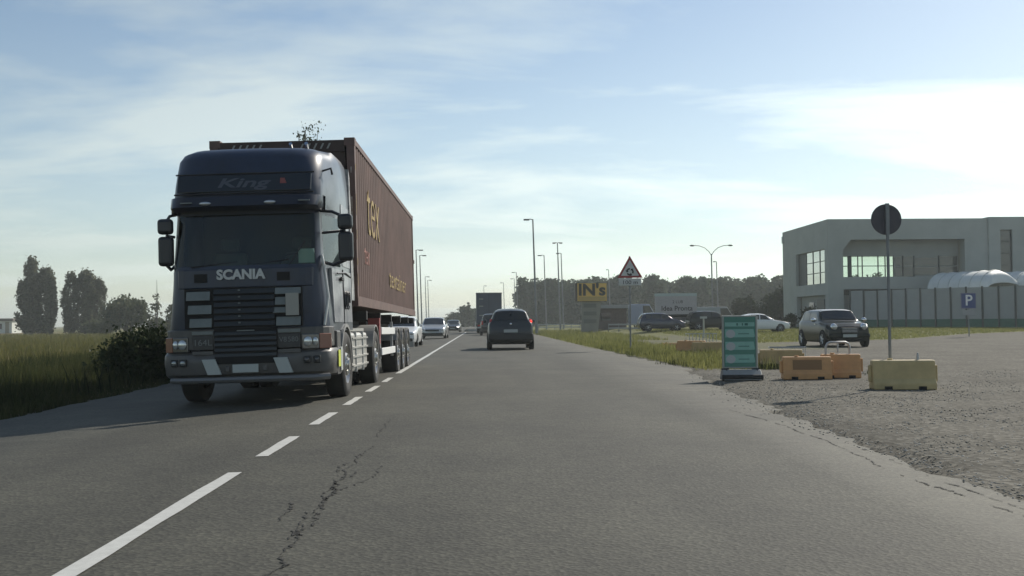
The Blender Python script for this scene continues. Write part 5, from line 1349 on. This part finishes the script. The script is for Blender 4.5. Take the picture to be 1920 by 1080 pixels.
# ------------------------------------------------------------------ vegetation
def leaf_quads(C, size, rg, up_bias=0.0):
    n = len(C)
    a = rg.normal(0, 1, (n, 3)); a /= np.linalg.norm(a, axis=1, keepdims=True)
    b = rg.normal(0, 1, (n, 3)); b[:, 2] += up_bias
    b -= a*(a*b).sum(1, keepdims=True); b /= np.linalg.norm(b, axis=1, keepdims=True)
    s_ = (size*rg.uniform(0.6, 1.4, n))[:, None]
    V = np.stack([C - a*s_*0.5 - b*s_*0.2, C + b*s_*-0.55, C + a*s_*0.5 - b*s_*0.1, C + b*s_*0.7], 1).reshape(-1, 3)
    F = np.arange(4*n).reshape(n, 4)
    return V, F
def crown_points(n, rg, shape, clumps=40, spread=0.5, vert=0.8):
    """points grouped in clumps inside a crown; shape(u) -> sample of clump centres"""
    cc = shape(clumps, rg)
    k = rg.integers(0, clumps, n)
    P = cc[k] + rg.normal(0, spread, (n, 3)) * np.array([1, 1, vert])
    var = rg.uniform(0, 1, clumps)[k]*0.7 + rg.uniform(0, 0.3, n)
    return P, var
def ell_shape(rx, rz, cz, hollow=0.5):
    def f(n, rg):
        d = rg.normal(0, 1, (n, 3)); d /= np.linalg.norm(d, axis=1, keepdims=True)
        r_ = (hollow + (1-hollow)*rg.uniform(0, 1, (n, 1)))**0.6
        return d*r_*np.array([rx, rx, rz]) + np.array([0, 0, cz])
    return f
def pop_shape(rx, z0, z1):
    def f(n, rg):
        z = z0 + (z1-z0)*rg.uniform(0, 1, n)**0.9
        u = (z-z0)/(z1-z0)
        prof = np.interp(u, [0, 0.15, 0.45, 0.8, 1], [0.6, 0.92, 1.0, 0.88, 0.38])
        a = rg.uniform(0, 2*math.pi, n); r_ = rx*prof*np.sqrt(rg.uniform(0.1, 1, n))
        return np.stack([r_*np.cos(a), r_*np.sin(a), z], 1)
    return f
M_LPOP = leaf_mat('poplar_leaves', (0.06, 0.07, 0.042), (0.16, 0.16, 0.105), transl=0.45)
M_LWOOD = leaf_mat('wood_leaves', (0.034, 0.052, 0.036), (0.085, 0.112, 0.065), transl=0.35)
M_LROUND = leaf_mat('round_tree_leaves', (0.05, 0.065, 0.04), (0.13, 0.14, 0.08), transl=0.4)
M_LSHRUB = leaf_mat('shrub_leaves', (0.018, 0.028, 0.014), (0.045, 0.06, 0.026), transl=0.1)
def tree(name, label, cat, loc, H_, shape, nleaf, lsize, m, seed, clumps, spread, trunk_r=0.18, limbs=6, group=None, trunk_top=0.75, up=0.0):
    rg = np.random.default_rng(seed)
    t = thing(name, label, cat, loc, group=group)
    P, var = crown_points(nleaf, rg, shape, clumps, spread, 2.4 if name == 'poplar_tree' else 0.8)
    P = P[P[:, 2] > 0.05] if True else P
    var = var[:len(P)]
    V, F = leaf_quads(P, lsize, rg, up)
    mb = MB().tube([(0, 0, -0.2), (rg.normal(0, 0.08), rg.normal(0, 0.08), H_*0.4), (0, 0, H_*trunk_top)], [trunk_r*1.3, trunk_r*0.8, trunk_r*0.2], 8)
    for k in range(limbs):
        z = H_*rg.uniform(0.15, 0.6); q = P[rg.integers(0, len(P))]
        mb.tube([(0, 0, z), tuple((np.array([0, 0, z])*0.4 + q*0.6 + np.array([0, 0, 0.1*H_*0.2]))), tuple(q)], [trunk_r*0.4, trunk_r*0.22, trunk_r*0.06], 5)
    mb.build('trunk', M_BARK, t, smooth=True)
    fast_mesh('crown', V, F, m, t, shade=np.repeat(var, 4))
    return t
# poplars on the left
ZL = -0.22
pa = tree('poplar_tree', 'tallest poplar at the left edge of the field', 'tree', (-70.9, 170, ZL), 12.2, pop_shape(1.35, 0.4, 11.7), 6200, 0.27, M_LPOP, 11, 130, 0.17, 0.2, up=0.8)
pb = tree('poplar_tree', 'broad poplar leaning on the tallest one, right of it', 'tree', (-69.2, 171, ZL), 10.8, pop_shape(1.45, 0.3, 10.3), 5800, 0.27, M_LPOP, 12, 120, 0.17, 0.2, up=0.8)
pc = tree('poplar_tree', 'thin poplar at the right of the first poplar group', 'tree', (-67.6, 169, ZL), 9.6, pop_shape(1.0, 0.4, 9.1), 3600, 0.26, M_LPOP, 13, 80, 0.15, 0.16, up=0.8)
dup(pb, (-72.6, 171.5, ZL), (0, 0, 1.9), 'short poplar on the outer left flank of the first group', None, (0.95, 0.95, 0.82))
dup(pa, (-64.9, 170, ZL), (0, 0, 2.2), 'left poplar of the second group, beside the gap', None, (1.0, 1.0, 0.80))
dup(pb, (-63.0, 171, ZL), (0, 0, 0.7), 'middle poplar of the second group, its highest top', None, (1.0, 1.0, 0.955))
dup(pc, (-61.8, 169.5, ZL), (0, 0, 2.9), 'slim poplar right of the middle of the second group', None, (1.2, 1.2, 0.98))
dup(pb, (-60.9, 170.5, ZL), (0, 0, 4.0), 'right-hand poplar of the second group, next to the round tree', None, (0.9, 0.9, 0.83))
tree('round_tree', 'rounded leafy tree standing between the poplars and the lorry', 'tree', (-49.6, 150, ZL), 5.6, ell_shape(2.9, 2.4, 3.0, 0.35), 5200, 0.30, M_LROUND, 21, 150, 0.38, 0.2, 9)
tree('bare_mast_tree', 'thin nearly leafless spire-like tree just left of the lorry', 'tree', (-45.4, 150, ZL), 7.6, pop_shape(0.5, 0.5, 5.5), 260, 0.26, M_LPOP, 31, 40, 0.2, 0.10, 12, trunk_top=1.0)
tree('young_tree', 'small young tree beside the spire-like one at the lorry edge', 'tree', (-43.3, 150, ZL), 3.6, pop_shape(0.7, 0.4, 3.8), 700, 0.28, M_LPOP, 32, 40, 0.22, 0.08, 4)
bu = tree('field_bush', 'low round bush on the far field edge under the spire-like tree', 'bush', (-45.6, 152, ZL), 2.2, ell_shape(1.7, 1.1, 1.1, 0.3), 1500, 0.3, M_LROUND, 41, 60, 0.3, 0.08, 4)
dup(bu, (-58.4, 165, ZL), (0, 0, 1), 'low bush between the second poplar group and the round tree', None, (1.3, 1.3, 1.0))
dup(bu, (-52.4, 148, ZL), (0, 0, 2), 'low bush at the left foot of the round tree', None, (0.8, 0.8, 0.7))
# low hedge line on the far side of the left field (dense band seen between trunks)
tree('tall_tree', 'tall loose-crowned tree whose top twigs show over the container', 'tree', (-10.4, 63, ZL), 13.4, ell_shape(1.7, 2.9, 10.3, 0.3), 1500, 0.12, M_LWOOD, 51, 60, 0.22, 0.2, 60, trunk_top=0.95)
# shrubs at the left roadside
sb = tree('roadside_shrub', 'dark dense shrub on the left verge right next to the lorry', 'shrub', (-7.75, 24.6, -0.42), 1.5, ell_shape(0.85, 0.75, 0.65, 0.2), 11000, 0.07, M_LSHRUB, 61, 120, 0.17, 0.04, 5)
# the wood on the right, tree by tree
wt = [tree('wood_tree', 'dark tree of the even-topped wood behind the car park', 'tree', (9.6, 232, 0.2), 11.0, ell_shape(2.5, 5.3, 5.1, 0.25), 3400, 0.55, M_LWOOD, 70, 90, 0.5, 0.2, 4, 'trees of the wood behind the car park'),
      tree('wood_tree', 'dark tree of the even-topped wood behind the car park', 'tree', (12.4, 232, 0.2), 11.2, ell_shape(2.4, 5.5, 5.2, 0.25), 3400, 0.55, M_LWOOD, 71, 80, 0.5, 0.2, 4, 'trees of the wood behind the car park'),
      tree('wood_tree', 'dark tree of the even-topped wood behind the car park', 'tree', (15.0, 232, 0.2), 10.8, ell_shape(2.5, 5.3, 5.0, 0.25), 3400, 0.55, M_LWOOD, 72, 90, 0.5, 0.2, 4, 'trees of the wood behind the car park')]
x_ = 17.4; k = 0
while x_ < 84:
    dup(wt[k % 3], (x_, 232 + random.uniform(-6, 6), 0.2), (0, 0, random.uniform(0, 6)), None, None, (random.uniform(0.9, 1.15), random.uniform(0.9, 1.15), random.uniform(0.93, 1.05)))
    x_ += random.uniform(2.0, 2.9); k += 1
x_ = 10.5
while x_ < 84:
    dup(wt[k % 3], (x_, 244 + random.uniform(-4, 4), 0.2), (0, 0, random.uniform(0, 6)), None, None, (1.1, 1.1, random.uniform(0.9, 1.0)))
    x_ += random.uniform(3.0, 4.2); k += 1
# nearer dark trees left of the office building
nt_ = tree('dark_tree', 'darker nearer tree against the left edge of the office building', 'tree', (36.6, 131, 0.3), 4.6, ell_shape(2.0, 2.2, 2.4, 0.25), 3200, 0.28, M_LSHRUB, 81, 90, 0.34, 0.14, 5)
dup(nt_, (33.2, 133, 0.3), (0, 0, 2.0), 'darker nearer tree left of the one by the building, lower', None, (0.95, 0.95, 0.8))
hb_ = tree('clipped_bush', 'dark bush at the corner of the office building beside the compact car', 'bush', (28.4, 92, 0.3), 1.9, ell_shape(0.75, 0.9, 0.9, 0.2), 2600, 0.13, M_LSHRUB, 91, 60, 0.17, 0.06, 4)
dup(hb_, (26.9, 92.5, 0.3), (0, 0, 1.1), 'lower dark bush left of the corner bush', None, (0.7, 0.7, 0.7))
# trees far down the road
ft = dup(wt[0], (-4.4, 262, -0.1), (0, 0, 1), 'green tree beyond the end of the road, highest of the distant clump', 'distant trees at the end of the road', (0.8, 0.8, 0.5))
dup(wt[1], (-6.9, 268, -0.1), (0, 0, 2), 'low tree on the left flank of the clump at the road end', 'distant trees at the end of the road', (0.9, 0.9, 0.36))
dup(wt[2], (-2.2, 266, -0.1), (0, 0, 3), 'tree on the right flank of the clump, next to the box lorry', 'distant trees at the end of the road', (0.8, 0.8, 0.45))
dup(wt[1], (-11, 275, -0.1), (0, 0, 2.5), 'lowest distant tree above the silver car', 'distant trees at the end of the road', (1.2, 1.2, 0.24))
dup(wt[0], (1.8, 300, -0.1), (0, 0, 2.5), 'distant tree hidden mostly behind the blue box lorry', 'distant trees at the end of the road', (1.2, 1.2, 0.4))
ct = tree('cypress_tree', 'thin dark cypress rising from the distant clump at the road end', 'tree', (-3.35, 258, -0.1), 6.2, pop_shape(0.35, 0.3, 6.2), 700, 0.3, M_LSHRUB, 95, 40, 0.12, 0.1, 2)

# low rails by the car park entrance
M_RAIL = mat('guard_rail_grey', (0.36, 0.37, 0.37), 0.5, 0.5)
def guard_rail(label, x, y, Lx, rz=0, n=5):
    t = thing('guard_rail', label, 'guard rail', (x, y, gzp(x, y)), (0, 0, R(rz)), 'low rails near the car park')
    for z in (0.3, 0.62): MB().box(0, Lx, -0.03, 0.03, z, z+0.13).build('rail', M_RAIL, t, bevel=0.01)
    for k in range(n): MB().box(Lx*k/(n-1)-0.04, Lx*k/(n-1)+0.04, 0.031, 0.1, 0, 0.78).build('post', M_POLE, t)
guard_rail('low grey rail right of the shop sign pylon', 11.0, 93, 3.6)
guard_rail('longer grey rail left of the shop sign, before the wood', 7.2, 138, 7.5, 0, 8)

# house at the left edge
hs_ = thing('field_house', 'small white house with a dark flat roof at the left field edge', 'house', (-91.5, 200, -0.2))
MB().box(-6, 4.4, 0, 7, 0, 2.3).build('wall', mat('house_white', (0.6, 0.62, 0.57), 0.8, var=0.06), hs_)
MB().box(-6.3, 4.7, -0.3, 7.3, 2.3, 2.75).build('roof', mat('house_roof', (0.14, 0.12, 0.11), 0.8), hs_)
for x in (-4.5, -1.5, 1.4): 
    wf = MB().box(x, x+1.2, -0.04, 0.02, 0.8, 1.8).build('window', M_GLASS, hs_)
    MB().box(x-0.08, x+1.28, -0.06, -0.001, 0.7, 0.8).build('sill', M_KERB, wf)
MB().box(3.2, 3.9, -0.06, 0.02, 0, 2.1).build('door', mat('house_door', (0.3, 0.27, 0.2), 0.7), hs_)

# traffic island at the end of the road
isl = thing('traffic_island', 'low white kerbed traffic island at the roundabout ahead', 'traffic island', (-0.9, 128, 0.0))
MB().prism_z([(-1.3, 0), (-0.9, -0.7), (0.9, -0.7), (1.3, 0), (1.1, 3), (-1.1, 3)], 0, 0.25).build('kerb', M_KERB, isl, bevel=0.03)
MB().prism_z([(-1.1, 0.1), (-0.8, -0.5), (0.8, -0.5), (1.1, 0.1), (0.9, 2.8), (-0.9, 2.8)], 0.252, 0.3).build('grass_top', M_GROUND, isl)
MB().tube([(0, 0.4, 0.25), (0, 0.4, 1.2)], 0.05, 8).build('bollard', M_PLATE, isl, smooth=True)

# ------------------------------------------------------------------ ground cover (uncountable)
def blades(name, X, Y, Z, h, wid, m, rg, lean=0.35):
    n = len(X)
    a = rg.uniform(0, 2*math.pi, n); ld = rg.uniform(0, 2*math.pi, n); ll = lean*h*rg.uniform(0.2, 1, n)
    B = np.stack([X, Y, Z], 1); dx_ = np.stack([np.cos(a), np.sin(a), np.zeros(n)], 1)*wid[:, None]
    mid = B + np.stack([np.cos(ld)*ll*0.35, np.sin(ld)*ll*0.35, h*0.55], 1)
    tip = B + np.stack([np.cos(ld)*ll, np.sin(ld)*ll, h], 1)
    V = np.stack([B-dx_, B+dx_, mid+dx_*0.7, tip+dx_*0.1, tip-dx_*0.1, mid-dx_*0.7], 1).reshape(-1, 3)
    i = np.arange(n)*6
    F = np.concatenate([np.stack([i, i+1, i+2, i+5], 1), np.stack([i+5, i+2, i+3, i+4], 1)])
    cl_ = (np.sin(X*1.3 + 2*np.sin(Y*0.7)) * np.cos(Y*0.9) * 0.25 + 0.5) + rg.normal(0, 0.18, n)
    o = fast_mesh(name, V, F, m, shade=np.repeat(np.clip(cl_, 0, 1), 6))
    return tag(o, kind='stuff')
rg = np.random.default_rng(5)
M_TALL = leaf_mat('tall_grass_blades', (0.028, 0.042, 0.016), (0.085, 0.09, 0.035), transl=0.35)
M_DRY = leaf_mat('dry_grass_blades', (0.075, 0.09, 0.026), (0.165, 0.15, 0.055), transl=0.35)
M_VERGE = leaf_mat('verge_grass_blades', (0.10, 0.115, 0.035), (0.22, 0.22, 0.08), transl=0.5)
# tall rank grass on the left verge
n = 75000
Y = 6 + 62*rg.uniform(0, 1, n)**1.25; off = rg.uniform(0, 1, n)**1.3*7.0
X = road_left(Y) - 0.12 - off
hh = np.clip(0.10 + 0.34*sstep(0.0, 1.6, off) + 0.18*np.sin(X*0.9+Y*0.5)*np.cos(Y*0.33), 0.08, 0.75)*rg.uniform(0.55, 1.15, n)
tag(blades('tall_grass', X, Y, ground_z(X, Y)-0.01, hh, np.full(n, 0.010)*rg.uniform(0.6, 1.6, n), M_TALL, rg), 'rank tall grass along the left road edge', 'grass')
n = 2600
Y = 7 + 50*rg.uniform(0, 1, n)**1.2; X = road_left(Y) - 0.5 - rg.uniform(0, 1, n)*6
tag(blades('tall_weeds', X, Y, ground_z(X, Y)-0.01, rg.uniform(0.3, 0.75, n)*np.clip(0.6+0.5*np.sin(X*2.3)*np.cos(Y*0.6), 0.3, 1.1), np.full(n, 0.014), M_LSHRUB, rg, 0.5), 'dark weed stalks standing above the left verge grass', 'weeds')
# seed stalks and dry field edge beyond
n = 60000
Y = 14 + 130*rg.uniform(0, 1, n)**1.5; X = -11.5 - rg.uniform(0, 1, n)**1.2*(14 + Y*0.5)
hh = rg.uniform(0.15, 0.5, n)
tag(blades('dry_field_grass', X, Y, ground_z(X, Y)-0.01, hh, 0.008+0.00035*Y, M_DRY, rg), 'straw coloured dry grass covering the left field', 'grass')
# right verge
n = 42000
Y = 23.5 + 95*rg.uniform(0, 1, n)**1.6; X = road_right(Y) + 0.05 + rg.uniform(0, 1, n)**1.1*np.where(Y < 60, 3.3, 6.0)
keep = ground_masks(X, Y) + rg.normal(0, 0.18, n) > 0.45; X, Y = X[keep], Y[keep]; n = len(X)
hh = rg.uniform(0.05, 0.22, n)*(1 + 0.7*np.sin(X*2.1)*np.cos(Y*0.8))
tag(blades('verge_grass', X, Y, ground_z(X, Y)-0.005, np.clip(hh, 0.03, 0.4), 0.006+0.0002*Y, M_VERGE, rg), 'short sunlit grass on the right verge', 'grass')
# lawn
n = 40000
Y = 51 + 40*rg.uniform(0, 1, n); X = 13 + 32*rg.uniform(0, 1, n)
keep = (ground_masks(X, Y) > 0.6) & (Y < 93 - np.clip(X-32, 0, 20)*1.15); X, Y = X[keep], Y[keep]; n = len(X)
tag(blades('lawn_grass', X, Y, ground_z(X, Y)-0.005, rg.uniform(0.05, 0.13, n), np.full(n, 0.025), M_VERGE, rg), 'mown lawn grass in front of the fence', 'grass')
# weeds at barrier feet and along the broken asphalt edge
P = []
for bx, by, nn, sp in [(6.75, 17.15, 120, 0.15), (6.6, 24.0, 700, 0.3), (6.3, 24.2, 500, 0.25), (6.4, 31.9, 700, 0.3), (6.8, 35.8, 600, 0.3), (6.1, 30, 600, 0.4), (5.4, 27, 500, 0.4), (6.9, 28.5, 400, 0.4), (5.9, 33.5, 600, 0.4), (7.0, 40.6, 300, 0.25), (5.6, 40.0, 300, 0.25), (6.15, 20.4, 120, 0.15), (7.1, 21.5, 200, 0.3)]:
    P.append(np.stack([rg.normal(bx, sp, nn), rg.normal(by, sp*0.6, nn)], 1))
P = np.concatenate(P); n = len(P)
tag(blades('weeds', P[:, 0], P[:, 1], ground_z(P[:, 0], P[:, 1])-0.005, rg.uniform(0.03, 0.14, n), np.full(n, 0.011), M_TALL, rg, 0.6), 'dark weeds growing at the feet of the barriers', 'weeds')
# loose stones on the lot
def stones(name, n, fx, fy, smin, smax, m):
    X = fx(n); Y = fy(n)
    keep = X > road_right(Y) + 0.05 - 0.5*rg.uniform(0, 1, n)**4
    X, Y = X[keep], Y[keep]; n = len(X)
    s_ = smin + (smax-smin)*rg.uniform(0, 1, n)**3
    base = np.array([(1,0,0),(0,1,0),(-1,0,0),(0,-1,0),(0,0,0.42),(0.1,0.1,-0.3)], float)
    V = base[None]*s_[:, None, None]*rg.uniform(0.6, 1.3, (n, 6, 1))
    a = rg.uniform(0, 6.28, n); c_, sn = np.cos(a)[:, None], np.sin(a)[:, None]
    V = np.stack([V[..., 0]*c_ - V[..., 1]*sn, V[..., 0]*sn + V[..., 1]*c_, V[..., 2]], -1)
    V += np.stack([X, Y, np.where(X < road_right(Y) + 0.05, 0.002, ground_z(X, Y)) + s_*0.06], 1)[:, None]
    f = np.array([(0,1,4),(1,2,4),(2,3,4),(3,0,4),(1,0,5),(2,1,5),(3,2,5),(0,3,5)])
    F = (np.arange(n)[:, None, None]*6 + f[None]).reshape(-1, 3)
    o = fast_mesh(name, V.reshape(-1, 3), F, m, shade=np.repeat(rg.uniform(0, 1, n), 6), nper=3)
    return tag(o, kind='stuff')
M_STONE = leaf_mat('loose_stone', (0.15, 0.147, 0.13), (0.50, 0.49, 0.46), transl=0.0)
tag(stones('loose_gravel', 42000, lambda n: 3.2 + rg.uniform(0, 1, n)**1.4*8, lambda n: 4.5 + 18*rg.uniform(0, 1, n)**1.3, 0.003, 0.019, M_STONE), 'loose grey gravel stones scattered on the lot', 'gravel')
